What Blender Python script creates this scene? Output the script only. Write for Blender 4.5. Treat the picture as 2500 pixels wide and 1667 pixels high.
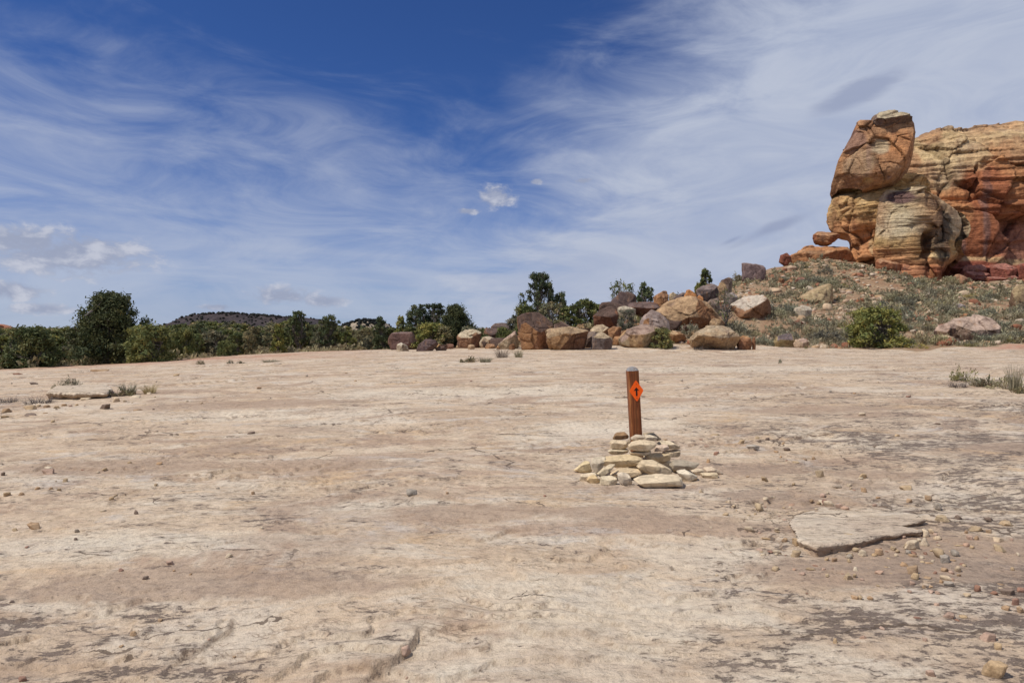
import bpy, bmesh, math, random
import numpy as np
from mathutils import Vector, Matrix

sc = bpy.context.scene
for o in list(bpy.data.objects):
    bpy.data.objects.remove(o)
COL = sc.collection

# ------------------------------------------------------------------ camera, sky, sun, exposure
FPX = 1667.0          # focal length in photo pixels (24 mm on a 36 mm wide frame, 2500 px)
HOR = 800.0           # photo row of the horizon
CAMZ = 1.45
cam = bpy.data.cameras.new("camera")
cam.sensor_width = 36.0
cam.lens = 24.0
cam.shift_y = -(833.5 - HOR) / 2500.0
cam.clip_start = 0.05
cam.clip_end = 9000.0
camo = bpy.data.objects.new("camera", cam)
COL.objects.link(camo)
camo.location = (0, 0, CAMZ)
camo.rotation_euler = (math.pi / 2, 0, 0)
sc.camera = camo

SUN_EL = math.radians(57.0)
SUN_AZ = math.atan2(-0.90, -0.33)      # from +Y, clockwise: to the left and a little behind the camera
S = Vector((math.sin(SUN_AZ) * math.cos(SUN_EL), math.cos(SUN_AZ) * math.cos(SUN_EL), math.sin(SUN_EL)))

sun = bpy.data.lights.new("sun", 'SUN')
sun.energy = 4.2
sun.angle = math.radians(0.6)
sun.color = (1.0, 0.945, 0.86)
suno = bpy.data.objects.new("sun", sun)
COL.objects.link(suno)
suno.rotation_euler = S.to_track_quat('Z', 'Y').to_euler()
suno.location = (-30, -20, 60)

sc.view_settings.view_transform = 'Standard'
sc.view_settings.look = 'None'
sc.view_settings.exposure = 0.0
sc.view_settings.gamma = 1.0
sc.view_settings.use_curve_mapping = False
sc.cycles.max_bounces = 5
sc.cycles.diffuse_bounces = 3
sc.cycles.transparent_max_bounces = 6
sc.cycles.use_denoising = True


class NT:
    """small helper to write node trees"""
    def __init__(self, tree):
        self.t = tree
        self.t.nodes.clear()

    def n(self, typ, **kw):
        nd = self.t.nodes.new(typ)
        for k, v in kw.items():
            setattr(nd, k, v)
        return nd

    def link(self, a, b):
        self.t.links.new(a, b)

    def put(self, sock, v):
        if isinstance(v, bpy.types.NodeSocket):
            self.link(v, sock)
        elif v is not None:
            if sock.type == 'RGBA' and len(v) == 3:
                v = (*v, 1)
            sock.default_value = v

    def math(self, op, a, b=None, c=None, clamp=False):
        nd = self.n('ShaderNodeMath', operation=op, use_clamp=clamp)
        for i, v in enumerate((a, b, c)):
            if v is not None:
                self.put(nd.inputs[i], v)
        return nd.outputs[0]

    def vmath(self, op, a, b=None, scale=None):
        nd = self.n('ShaderNodeVectorMath', operation=op)
        self.put(nd.inputs[0], a)
        if b is not None:
            self.put(nd.inputs[1], b)
        if scale is not None:
            self.put(nd.inputs['Scale'], scale)
        return nd.outputs['Value'] if op in ('DOT_PRODUCT', 'LENGTH', 'DISTANCE') else nd.outputs[0]

    def noise(self, vec, scale, detail=4.0, rough=0.55, dist=0.0):
        nd = self.n('ShaderNodeTexNoise')
        if vec is not None:
            self.link(vec, nd.inputs['Vector'])
        self.put(nd.inputs['Scale'], scale)
        nd.inputs['Detail'].default_value = detail
        nd.inputs['Roughness'].default_value = rough
        nd.inputs['Distortion'].default_value = dist
        return nd.outputs[0]

    def mapr(self, v, a, b, c=0.0, d=1.0, smooth=True):
        nd = self.n('ShaderNodeMapRange')
        nd.interpolation_type = 'SMOOTHSTEP' if smooth else 'LINEAR'
        for i, x in enumerate((v, a, b, c, d)):
            self.put(nd.inputs[i], x)
        return nd.outputs[0]

    def mix(self, fac, a, b, mode='MIX'):
        nd = self.n('ShaderNodeMix', data_type='RGBA', blend_type=mode)
        self.put(nd.inputs[0], fac)
        self.put(nd.inputs[6], a)
        self.put(nd.inputs[7], b)
        return nd.outputs[2]

    def ramp(self, fac, stops):
        nd = self.n('ShaderNodeValToRGB')
        self.put(nd.inputs[0], fac)
        e = nd.color_ramp.elements
        while len(e) < len(stops):
            e.new(0.5)
        for el, (p, c) in zip(e, stops):
            el.position = p
            el.color = (*c, 1)
        return nd.outputs[0]

    def sep(self, v):
        nd = self.n('ShaderNodeSeparateXYZ')
        self.link(v, nd.inputs[0])
        return nd.outputs

    def comb(self, x, y, z):
        nd = self.n('ShaderNodeCombineXYZ')
        for i, v in enumerate((x, y, z)):
            self.put(nd.inputs[i], v)
        return nd.outputs[0]


# ------------------------------------------------------------------ world: clear high-desert sky with cirrus
def build_world():
    w = bpy.data.worlds.new("World")
    sc.world = w
    w.use_nodes = True
    T = NT(w.node_tree)
    out = T.n('ShaderNodeOutputWorld')
    bg = T.n('ShaderNodeBackground')
    T.link(bg.outputs[0], out.inputs[0])
    sky = T.n('ShaderNodeTexSky', sky_type='NISHITA')
    sky.sun_disc = False
    sky.sun_elevation = SUN_EL
    sky.sun_rotation = SUN_AZ
    sky.altitude = 1800
    sky.air_density = 1.0
    sky.dust_density = 0.25
    sky.ozone_density = 3.5
    D = T.n('ShaderNodeTexCoord').outputs['Generated']
    x, y, z = T.sep(D)
    el = T.math('ARCSINE', z)
    az = T.math('ARCTAN2', x, y)
    # coordinates on a cloud layer overhead
    zz = T.math('ADD', T.math('MAXIMUM', z, 0.0), 0.06)
    X = T.math('DIVIDE', x, zz)
    Y = T.math('DIVIDE', y, zz)
    # wisps run diagonally
    a = math.radians(38)
    P = T.comb(T.math('ADD', T.math('MULTIPLY', X, math.cos(a)), T.math('MULTIPLY', Y, math.sin(a))),
               T.math('SUBTRACT', T.math('MULTIPLY', Y, math.cos(a)), T.math('MULTIPLY', X, math.sin(a))), 0.0)
    Pw = T.vmath('MULTIPLY', P, (0.62, 1.1, 1.0))
    Pb = T.vmath('MULTIPLY', P, (0.5, 0.9, 1.0))
    wisp = T.noise(Pw, 1.15, 8, 0.58, 0.7)
    broad = T.noise(Pb, 0.55, 5, 0.55, 0.6)
    ang = T.noise(T.comb(T.math('MULTIPLY', az, 2.2), T.math('MULTIPLY', el, 7.0), 3.7), 2.2, 7, 0.62, 0.9)
    # large bank: to the right of a line climbing to the right
    s = T.math('ADD', T.math('SUBTRACT', az, T.math('DIVIDE', T.math('SUBTRACT', el, 0.15), 0.95)), 0.10)
    s = T.math('ADD', s, T.math('MULTIPLY', T.math('SUBTRACT', wisp, 0.5), 0.14))
    s = T.math('ADD', s, T.math('MULTIPLY', T.math('SUBTRACT', ang, 0.5), 0.34))
    s = T.math('ADD', s, T.math('MULTIPLY', T.math('SUBTRACT', broad, 0.5), 0.55))
    bank = T.mapr(s, -0.14, 0.28)
    bank = T.math('MULTIPLY', bank, T.mapr(T.math('ADD', T.math('MULTIPLY', broad, 0.5), T.math('MULTIPLY', ang, 0.5)), 0.2, 0.55, 0.84, 1.0))
    # veil low on the left and along the horizon
    v = T.math('ADD', T.math('MULTIPLY', T.math('SUBTRACT', 0.275, el), 3.4),
               T.math('MULTIPLY', T.math('SUBTRACT', wisp, 0.5), 0.3))
    v = T.math('ADD', v, T.math('MULTIPLY', T.math('SUBTRACT', ang, 0.5), 1.25))
    v = T.math('ADD', v, T.math('MULTIPLY', T.math('SUBTRACT', broad, 0.5), 1.2))
    v = T.math('SUBTRACT', v, T.math('MULTIPLY', T.math('ADD', az, 0.45), 0.30))
    veil = T.mapr(v, -0.42, 0.85, 0.0, 0.80)
    # thin threads in the open blue
    thin = T.math('MULTIPLY', T.mapr(T.math('ADD', T.math('MULTIPLY', wisp, 0.6), T.math('MULTIPLY', ang, 0.4)), 0.53, 0.76), 0.22)
    cov = T.math('MAXIMUM', T.math('MAXIMUM', bank, veil), thin)
    # small heaps of fair-weather cloud at given bearings
    heaps = None
    for (px, py, wd, ht, thr) in [(1210, 480, 62, 36, 0.42), (1310, 443, 22, 10, 0.5), (1425, 441, 30, 10, 0.5), (1140, 516, 40, 12, 0.5),
                                  (690, 722, 95, 30, 0.42), (790, 735, 70, 20, 0.44), (170, 622, 190, 62, 0.40),
                                  (60, 590, 140, 40, 0.40), (25, 710, 80, 26, 0.42), (100, 754, 70, 15, 0.44), (530, 750, 50, 10, 0.46)]:
        a0 = math.atan2((px - 1250) / FPX, 1)
        e0 = math.atan2((HOR - py) / FPX, math.hypot((px - 1250) / FPX, 1))
        dx = T.math('DIVIDE', T.math('SUBTRACT', az, a0), wd / FPX)
        dy = T.math('DIVIDE', T.math('SUBTRACT', el, e0), ht / FPX)
        r2 = T.math('ADD', T.math('MULTIPLY', dx, dx), T.math('MULTIPLY', dy, dy))
        g = T.math('SUBTRACT', 1.0, T.math('SQRT', r2))
        heaps = g if heaps is None else T.math('MAXIMUM', heaps, g)
    puff = T.noise(T.comb(T.math('MULTIPLY', az, 1.0), T.math('MULTIPLY', el, 1.7), 1.3), 26.0, 6, 0.6, 0.2)
    heap = T.math('ADD', heaps, T.math('MULTIPLY', T.math('SUBTRACT', puff, 0.52), 2.6))
    hm = T.math('MULTIPLY', T.mapr(heap, 0.0, 0.55), T.mapr(heaps, -0.25, 0.25))
    blue = T.mix(1.0, sky.outputs[0], (0.34, 0.52, 0.87), 'MULTIPLY')
    ccol = T.mix(T.mapr(ang, 0.3, 0.7), (4.2, 4.8, 6.35), (5.1, 5.6, 6.85))
    col = T.mix(cov, blue, ccol)
    # thin grey scraps of lower cloud across the bright bank
    for (px, py, wd, ht) in [(2090, 232, 110, 30), (1890, 556, 120, 20), (1790, 585, 40, 10)]:
        a0 = math.atan2((px - 1250) / FPX, 1)
        e0 = math.atan2((HOR - py) / FPX, math.hypot((px - 1250) / FPX, 1))
        dx0 = T.math('SUBTRACT', az, a0)
        dx = T.math('DIVIDE', dx0, wd / FPX)
        dy = T.math('DIVIDE', T.math('SUBTRACT', T.math('SUBTRACT', el, e0), T.math('MULTIPLY', dx0, 0.35)), ht / FPX)
        r2 = T.math('SQRT', T.math('ADD', T.math('MULTIPLY', dx, dx), T.math('MULTIPLY', dy, dy)))
        sm_ = T.mapr(T.math('ADD', T.math('SUBTRACT', 1.0, r2), T.math('MULTIPLY', T.math('SUBTRACT', ang, 0.5), 2.5)), 0.0, 0.8, 0.0, 0.7)
        col = T.mix(sm_, col, (2.9, 3.4, 5.0))
    hcol = T.mix(T.mapr(puff, 0.42, 0.66), (3.4, 3.8, 5.1), (5.9, 6.1, 7.0))
    col = T.mix(T.math('MULTIPLY', hm, 0.85), col, hcol)
    T.link(col, bg.inputs[0])
    bg.inputs[1].default_value = 0.095
    return w


build_world()


# ------------------------------------------------------------------ helpers
def W(px, py, d):
    """world point seen at photo pixel (px, py) at depth d"""
    return np.array(((px - 1250.0) / FPX * d, d, CAMZ + (HOR - py) / FPX * d))


_rng = np.random.default_rng(7)
_perm = _rng.permutation(256)
_perm = np.concatenate([_perm, _perm, _perm])
_g3 = _rng.normal(size=(256, 3))
_g3 /= np.linalg.norm(_g3, axis=1)[:, None]
_ga = _rng.random(256) * 2 * np.pi
_g2 = np.stack([np.cos(_ga), np.sin(_ga)], 1)


def noise2(x, y, seed=0):
    x = np.asarray(x, float) + seed * 17.31
    y = np.asarray(y, float) - seed * 9.77
    ix, iy = np.floor(x).astype(np.int64), np.floor(y).astype(np.int64)
    fx, fy = x - ix, y - iy
    u = fx * fx * fx * (fx * (fx * 6 - 15) + 10)
    v = fy * fy * fy * (fy * (fy * 6 - 15) + 10)

    def c(a, b):
        h = _perm[_perm[(ix + a) & 255] + ((iy + b) & 255)]
        g = _g2[h]
        return g[..., 0] * (fx - a) + g[..., 1] * (fy - b)
    return 1.5 * ((c(0, 0) * (1 - u) + c(1, 0) * u) * (1 - v) + (c(0, 1) * (1 - u) + c(1, 1) * u) * v)


def fbm2(x, y, octv=4, seed=0, gain=0.5):
    a, s, t = 1.0, 0.0, 0.0
    for k in range(octv):
        s = s + a * noise2(x * 2.03 ** k, y * 2.03 ** k, seed + k * 3)
        t += a
        a *= gain
    return s / t


def noise3(p, seed=0):
    p = p + np.array([seed * 7.13, -seed * 3.71, seed * 5.37])
    i = np.floor(p).astype(np.int64)
    f = p - i
    w = f * f * f * (f * (f * 6 - 15) + 10)
    out = 0.0
    for a in (0, 1):
        for b in (0, 1):
            for c in (0, 1):
                h = _perm[_perm[_perm[(i[:, 0] + a) & 255] + ((i[:, 1] + b) & 255)] + ((i[:, 2] + c) & 255)]
                g = _g3[h]
                dt = g[:, 0] * (f[:, 0] - a) + g[:, 1] * (f[:, 1] - b) + g[:, 2] * (f[:, 2] - c)
                out = out + dt * (w[:, 0] if a else 1 - w[:, 0]) * (w[:, 1] if b else 1 - w[:, 1]) * (w[:, 2] if c else 1 - w[:, 2])
    return 1.6 * out


def fbm3(p, octv=4, seed=0, gain=0.5):
    a, s, t = 1.0, 0.0, 0.0
    for k in range(octv):
        s = s + a * noise3(p * 2.03 ** k, seed + 5 * k)
        t += a
        a *= gain
    return s / t


def sstep(a, b, x):
    t = np.clip((x - a) / (b - a), 0, 1)
    return t * t * (3 - 2 * t)


def mesh_np(name, V, F, mat=None, smooth=False, col=None, attrs=None):
    """mesh from numpy vertices and an (n,3) or (n,4) face array (or a list of such arrays)"""
    Fs = F if isinstance(F, list) else [F]
    me = bpy.data.meshes.new(name)
    V = np.ascontiguousarray(V, np.float32)
    loops = np.concatenate([f.reshape(-1) for f in Fs]).astype(np.int32)
    tot = np.concatenate([np.full(len(f), f.shape[1], np.int32) for f in Fs])
    start = np.concatenate([[0], np.cumsum(tot)[:-1]]).astype(np.int32)
    me.vertices.add(len(V))
    me.vertices.foreach_set('co', V.ravel())
    me.loops.add(len(loops))
    me.loops.foreach_set('vertex_index', loops)
    me.polygons.add(len(tot))
    me.polygons.foreach_set('loop_start', start)
    me.polygons.foreach_set('loop_total', tot)
    if smooth:
        me.polygons.foreach_set('use_smooth', np.ones(len(tot), bool))
    me.update(calc_edges=True)
    if col is not None:
        at = me.attributes.new('Col', 'FLOAT_COLOR', 'POINT')
        c4 = np.ones((len(V), 4), np.float32)
        c4[:, :3] = np.clip(col, 0, 1)
        at.data.foreach_set('color', c4.ravel())
    for k, v in (attrs or {}).items():
        at = me.attributes.new(k, 'FLOAT', 'POINT')
        at.data.foreach_set('value', np.ascontiguousarray(v, np.float32))
    if mat is not None:
        me.materials.append(mat)
    return me


def tag(o, label=None, cat=None, group=None, kind=None):
    if label:
        o['label'] = label
    if cat:
        o['category'] = cat
    if group:
        o['group'] = group
    if kind:
        o['kind'] = kind
    return o


def put(name, me, loc=(0, 0, 0), parent=None, rotz=0.0, scale=None):
    o = bpy.data.objects.new(name, me)
    COL.objects.link(o)
    o.location = loc
    o.rotation_euler = (0, 0, rotz)
    if scale is not None:
        o.scale = scale
    if parent is not None:
        o.parent = parent
    return o


# ------------------------------------------------------------------ materials
def new_mat(name, rough=0.9):
    m = bpy.data.materials.new(name)
    m.use_nodes = True
    T = NT(m.node_tree)
    out = T.n('ShaderNodeOutputMaterial')
    b = T.n('ShaderNodeBsdfPrincipled')
    b.inputs['Roughness'].default_value = rough
    b.inputs['Specular IOR Level'].default_value = 0.25
    T.link(b.outputs[0], out.inputs[0])
    return m, T, b, out


def add_bump(T, b, h, dist, strength=1.0):
    nd = T.n('ShaderNodeBump')
    nd.inputs['Strength'].default_value = strength
    nd.inputs['Distance'].default_value = dist
    T.put(nd.inputs['Height'], h)
    T.link(nd.outputs[0], b.inputs['Normal'])


def mat_ground():
    m, T, b, out = new_mat("slickrock_and_soil", 0.92)
    P = T.n('ShaderNodeNewGeometry').outputs['Position']
    soil = T.n('ShaderNodeAttribute', attribute_name='soil').outputs['Fac']
    lich = T.n('ShaderNodeAttribute', attribute_name='lichen').outputs['Fac']
    sand = T.n('ShaderNodeAttribute', attribute_name='sand').outputs['Fac']
    riser = T.n('ShaderNodeAttribute', attribute_name='ledge').outputs['Fac']
    red = T.n('ShaderNodeAttribute', attribute_name='red').outputs['Fac']
    Ps = T.vmath('MULTIPLY', P, (0.55, 1.0, 1.0))
    n1 = T.noise(Ps, 0.55, 7, 0.62, 0.6)
    n2 = T.noise(Ps, 3.1, 7, 0.65, 0.4)
    n3 = T.noise(P, 22.0, 6, 0.65)
    n4 = T.noise(P, 150.0, 3, 0.6)
    t = T.math('ADD', T.math('MULTIPLY', n1, 0.55), T.math('MULTIPLY', n2, 0.45))
    c = T.ramp(t, [(0.30, (0.385, 0.285, 0.205)), (0.42, (0.495, 0.38, 0.275)), (0.50, (0.575, 0.46, 0.34)),
                   (0.58, (0.62, 0.515, 0.395)), (0.68, (0.66, 0.59, 0.495))])
    # bleached and stained patches with ragged edges
    pw = T.mapr(T.noise(Ps, 0.95, 9, 0.68, 0.9), 0.515, 0.585)
    c = T.mix(T.math('MULTIPLY', pw, 0.55), c, T.mix(n2, (0.60, 0.53, 0.43), (0.68, 0.625, 0.54)))
    Pq = T.vmath('ADD', Ps, (31.7, 12.9, 4.1))
    pb = T.mapr(T.noise(Pq, 0.75, 9, 0.68, 0.9), 0.525, 0.60)
    c = T.mix(T.math('MULTIPLY', pb, 0.78), c, T.mix(n2, (0.36, 0.255, 0.185), (0.45, 0.335, 0.25)))
    warm = T.mapr(T.noise(Ps, 1.5, 8, 0.66, 0.8), 0.56, 0.66)
    c = T.mix(T.math('MULTIPLY', warm, 0.6), c, (0.58, 0.41, 0.245))
    grey = T.mapr(T.noise(Pq, 2.1, 8, 0.68, 0.5), 0.56, 0.66)
    c = T.mix(T.math('MULTIPLY', grey, 0.5), c, (0.50, 0.475, 0.45))
    pale = T.n('ShaderNodeAttribute', attribute_name='pale').outputs['Fac']
    c = T.mix(T.math('MULTIPLY', pale, T.mapr(n2, 0.3, 0.6, 0.9, 0.45)), c, (0.67, 0.60, 0.49))
    # drifts of sand
    c = T.mix(T.math('MULTIPLY', sand, 0.85), c, T.mix(n2, (0.365, 0.265, 0.195), (0.44, 0.335, 0.25)))
    # lichen and desert varnish: ragged dark flecks in clusters
    Pl = T.vmath('MULTIPLY', P, (0.6, 1.15, 1.0))
    clus = T.noise(Pl, 0.9, 5, 0.6, 0.5)
    fleck = T.noise(Pl, 19.0, 8, 0.74, 0.3)
    mid = T.noise(Pl, 3.4, 6, 0.65, 0.3)
    lm = T.math('ADD', T.math('MULTIPLY', T.math('SUBTRACT', clus, 0.5), 0.75), T.math('MULTIPLY', T.math('SUBTRACT', fleck, 0.5), 1.9))
    lm = T.math('ADD', lm, T.math('MULTIPLY', T.math('SUBTRACT', mid, 0.5), 1.15))
    lm = T.math('ADD', lm, T.math('MULTIPLY', lich, 0.22))
    lmask = T.math('MULTIPLY', T.mapr(lm, 0.22, 0.31), T.math('SUBTRACT', 1.0, T.math('MULTIPLY', sand, 0.8)))
    haze = T.math('MULTIPLY', T.mapr(lm, -0.04, 0.22), 0.42)
    c = T.mix(haze, c, (0.30, 0.235, 0.19))
    c = T.mix(T.math('MULTIPLY', lmask, 0.86), c, T.mix(n3, (0.105, 0.08, 0.066), (0.20, 0.155, 0.13)))
    # grain
    g = T.math('ADD', T.math('MULTIPLY', n3, 0.55), T.math('MULTIPLY', n4, 0.45))
    c = T.mix(1.0, c, T.ramp(g, [(0.34, (0.66, 0.64, 0.61)), (0.5, (1, 1, 1)), (0.66, (1.14, 1.14, 1.14))]), 'MULTIPLY')
    lam = T.noise(T.vmath('MULTIPLY', P, (1.2, 4.2, 1.0)), 2.3, 8, 0.72, 0.7)
    c = T.mix(T.mapr(T.noise(P, 0.45, 4, 0.6), 0.42, 0.60, 0.1, 0.85), c, T.mix(1.0, c, T.ramp(lam, [(0.36, (0.70, 0.665, 0.63)), (0.47, (0.98, 0.98, 0.97)), (0.64, (1.07, 1.065, 1.05))]), 'MULTIPLY'))
    # edges of thin bedding sheets: the outcrop lines of warped layers
    Pc = T.vmath('MULTIPLY', P, (0.42, 1.15, 1.0))
    lay = T.math('MULTIPLY', T.noise(Pc, 0.8, 7, 0.60, 0.35), 11.0)
    fr_ = T.math('FRACT', lay)
    brk = T.mapr(T.noise(P, 1.1, 6, 0.7, 0.3), 0.44, 0.55)
    edge = T.math('MULTIPLY', T.mapr(fr_, 0.0, 0.10, 1.0, 0.0), brk)
    edge = T.math('MULTIPLY', edge, T.math('SUBTRACT', 1.0, sand))
    # joints: thin broken cracks
    vo = T.n('ShaderNodeTexVoronoi', feature='DISTANCE_TO_EDGE')
    wob = T.n('ShaderNodeTexNoise')
    T.link(P, wob.inputs['Vector'])
    wob.inputs['Scale'].default_value = 1.6
    wob.inputs['Detail'].default_value = 6
    Pv = T.vmath('ADD', T.vmath('MULTIPLY', P, (0.7, 1.0, 1.0)), T.vmath('SCALE', wob.outputs['Color'], scale=0.9))
    T.link(Pv, vo.inputs['Vector'])
    vo.inputs['Scale'].default_value = 0.75
    cw_ = T.mapr(T.noise(P, 0.9, 5, 0.6), 0.49, 0.62, 0.0, 0.012)
    crack = T.math('MULTIPLY', T.math('LESS_THAN', vo.outputs['Distance'], cw_), T.math('SUBTRACT', 1.0, sand))
    # pits and dark grains
    pit = T.math('MULTIPLY', T.mapr(T.noise(Pl, 40.0, 4, 0.7), 0.60, 0.67), T.mapr(T.noise(P, 1.4, 5, 0.65), 0.45, 0.6))
    c = T.mix(T.math('MULTIPLY', edge, 0.72), c, (0.23, 0.17, 0.125))
    c = T.mix(T.math('MULTIPLY', crack, 0.85), c, (0.13, 0.095, 0.07))
    c = T.mix(T.math('MULTIPLY', pit, 0.6), c, (0.16, 0.125, 0.10))
    # ledge faces tinted dark brown: their shade is put into the colour
    c = T.mix(T.math('MULTIPLY', riser, 0.6), c, (0.24, 0.16, 0.105))
    c = T.mix(T.math('MULTIPLY', red, T.mapr(n2, 0.35, 0.55, 0.35, 1.0)), c, (0.42, 0.225, 0.15))
    # soil of the slope
    sc_ = T.ramp(T.noise(P, 0.5, 8, 0.65), [(0.32, (0.264, 0.156, 0.092)), (0.5, (0.304, 0.204, 0.128)), (0.62, (0.336, 0.264, 0.176)), (0.75, (0.368, 0.288, 0.216))])
    sc_ = T.mix(1.0, sc_, T.ramp(T.noise(P, 3.5, 6, 0.7), [(0.3, (0.6, 0.6, 0.6)), (0.6, (1.1, 1.1, 1.1))]), 'MULTIPLY')
    sm = T.mapr(T.math('ADD', soil, T.math('MULTIPLY', T.math('SUBTRACT', n2, 0.5), 0.5)), 0.35, 0.62)
    c = T.mix(sm, c, sc_)
    c = T.mix(1.0, c, (0.985, 0.955, 0.915), 'MULTIPLY')
    T.link(c, b.inputs['Base Color'])
    h = T.math('ADD', T.math('MULTIPLY', n3, 0.6), T.math('MULTIPLY', n4, 0.25))
    h = T.math('ADD', h, T.math('MULTIPLY', T.noise(P, 5.0, 8, 0.7), 1.6))
    h = T.math('SUBTRACT', h, T.math('MULTIPLY', lmask, 0.12))
    h = T.math('ADD', h, T.math('MULTIPLY', lam, 0.35))
    h = T.math('ADD', h, T.math('MULTIPLY', T.math('MULTIPLY', fr_, brk), 0.55))
    h = T.math('SUBTRACT', h, T.math('ADD', T.math('MULTIPLY', crack, 0.6), T.math('MULTIPLY', pit, 0.25)))
    add_bump(T, b, h, 0.02, 1.0)
    return m


def mat_stone(name, scale, bump, contrast=0.35, randtint=True, lich=0.35):
    """bare stone: vertex colour 'Col' times grain, with pale and dark lichen spots"""
    m, T, b, out = new_mat(name, 0.9)
    tc = T.n('ShaderNodeTexCoord')
    oi = T.n('ShaderNodeObjectInfo')
    P = T.vmath('ADD', tc.outputs['Object'], T.vmath('SCALE', (13.1, 7.7, 3.3), scale=oi.outputs['Random']))
    c = T.n('ShaderNodeVertexColor', layer_name='Col').outputs[0]
    a = T.noise(P, scale, 8, 0.65, 0.3)
    f = T.noise(P, scale * 6.5, 6, 0.7)
    k = contrast
    c = T.mix(1.0, c, T.ramp(a, [(0.28, (1 - 1.3 * k, 1 - 1.45 * k, 1 - 1.5 * k)), (0.5, (1, 1, 1)), (0.72, (1 + .55 * k, 1 + .6 * k, 1 + .6 * k))]), 'MULTIPLY')
    c = T.mix(1.0, c, T.ramp(f, [(0.30, (1 - k, 1 - k, 1 - k)), (0.52, (1, 1, 1)), (0.72, (1 + .4 * k, 1 + .4 * k, 1 + .4 * k))]), 'MULTIPLY')
    sp = T.noise(P, scale * 2.6, 7, 0.7, 0.4)
    c = T.mix(T.math('MULTIPLY', T.mapr(sp, 0.60, 0.68), lich), c, (0.07, 0.055, 0.05))
    c = T.mix(T.math('MULTIPLY', T.mapr(T.noise(P, scale * 2.1, 7, 0.7, 0.6), 0.61, 0.70), lich * 0.7), c, (0.50, 0.46, 0.37))
    if randtint:
        c = T.mix(1.0, c, T.ramp(oi.outputs['Random'], [(0.0, (0.86, 0.83, 0.80)), (0.35, (1, 1, 1)), (0.65, (1.03, 0.95, 0.86)), (1.0, (1.05, 1.06, 1.06))]), 'MULTIPLY')
    T.link(c, b.inputs['Base Color'])
    h = T.math('ADD', a, T.math('MULTIPLY', f, 0.35))
    add_bump(T, b, h, bump, 1.0)
    return m


def mat_cliff():
    m, T, b, out = new_mat("cliff_sandstone", 0.92)
    P = T.n('ShaderNodeNewGeometry').outputs['Position']
    c = T.n('ShaderNodeVertexColor', layer_name='Col').outputs[0]
    warp = T.noise(P, 0.12, 4, 0.5)
    x, y, z = T.sep(P)
    zz = T.math('ADD', z, T.math('MULTIPLY', warp, 2.2))
    # cross-bedding lines
    bed = T.noise(T.comb(T.math('MULTIPLY', x, 0.10), T.math('MULTIPLY', y, 0.10), T.math('ADD', T.math('MULTIPLY', zz, 2.1), T.math('MULTIPLY', x, -0.12))), 1.0, 6, 0.7)
    # vertical water streaks
    st = T.noise(T.comb(T.math('MULTIPLY', x, 0.9), T.math('MULTIPLY', y, 0.9), T.math('MULTIPLY', z, 0.07)), 0.9, 6, 0.65, 0.3)
    g = T.noise(P, 1.1, 8, 0.68)
    f = T.noise(P, 6.0, 6, 0.7)
    c = T.mix(1.0, c, T.ramp(bed, [(0.34, (0.62, 0.58, 0.54)), (0.46, (0.97, 0.97, 0.97)), (0.62, (1.10, 1.10, 1.08))]), 'MULTIPLY')
    c = T.mix(1.0, c, T.ramp(st, [(0.34, (0.66, 0.60, 0.60)), (0.50, (1, 1, 1)), (0.7, (1.08, 1.06, 1.02))]), 'MULTIPLY')
    c = T.mix(1.0, c, T.ramp(g, [(0.30, (0.58, 0.54, 0.50)), (0.5, (1, 1, 1)), (0.70, (1.18, 1.16, 1.12))]), 'MULTIPLY')
    c = T.mix(1.0, c, T.ramp(f, [(0.32, (0.72, 0.70, 0.68)), (0.52, (1, 1, 1)), (0.7, (1.12, 1.12, 1.12))]), 'MULTIPLY')
    c = T.mix(1.0, c, (1.22, 1.20, 1.16), 'MULTIPLY')
    T.link(c, b.inputs['Base Color'])
    h = T.math('ADD', T.math('MULTIPLY', bed, 0.8), T.math('ADD', T.math('MULTIPLY', g, 1.3), T.math('MULTIPLY', f, 0.3)))
    add_bump(T, b, h, 0.35, 1.0)
    return m


def mat_leaf(name, rough=0.75, trans=0.22):
    m, T, b, out = new_mat(name, rough)
    c = T.n('ShaderNodeVertexColor', layer_name='Col').outputs[0]
    r = T.n('ShaderNodeObjectInfo').outputs['Random']
    c = T.mix(1.0, c, T.ramp(r, [(0.0, (0.66, 0.70, 0.78)), (0.5, (1, 1, 1)), (1.0, (1.30, 1.20, 1.0))]), 'MULTIPLY')
    T.link(c, b.inputs['Base Color'])
    tr = T.n('ShaderNodeBsdfTranslucent')
    T.link(c, tr.inputs[0])
    mx = T.n('ShaderNodeMixShader')
    mx.inputs[0].default_value = trans
    T.link(b.outputs[0], mx.inputs[1])
    T.link(tr.outputs[0], mx.inputs[2])
    T.link(mx.outputs[0], out.inputs[0])
    return m


def mat_bark():
    m, T, b, out = new_mat("weathered_bark", 0.95)
    P = T.n('ShaderNodeNewGeometry').outputs['Position']
    n = T.noise(T.vmath('MULTIPLY', P, (1, 1, 0.2)), 14.0, 6, 0.7)
    T.link(T.ramp(n, [(0.3, (0.10, 0.08, 0.068)), (0.6, (0.25, 0.215, 0.185)), (0.8, (0.36, 0.33, 0.30))]), b.inputs['Base Color'])
    add_bump(T, b, n, 0.02)
    return m


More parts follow.
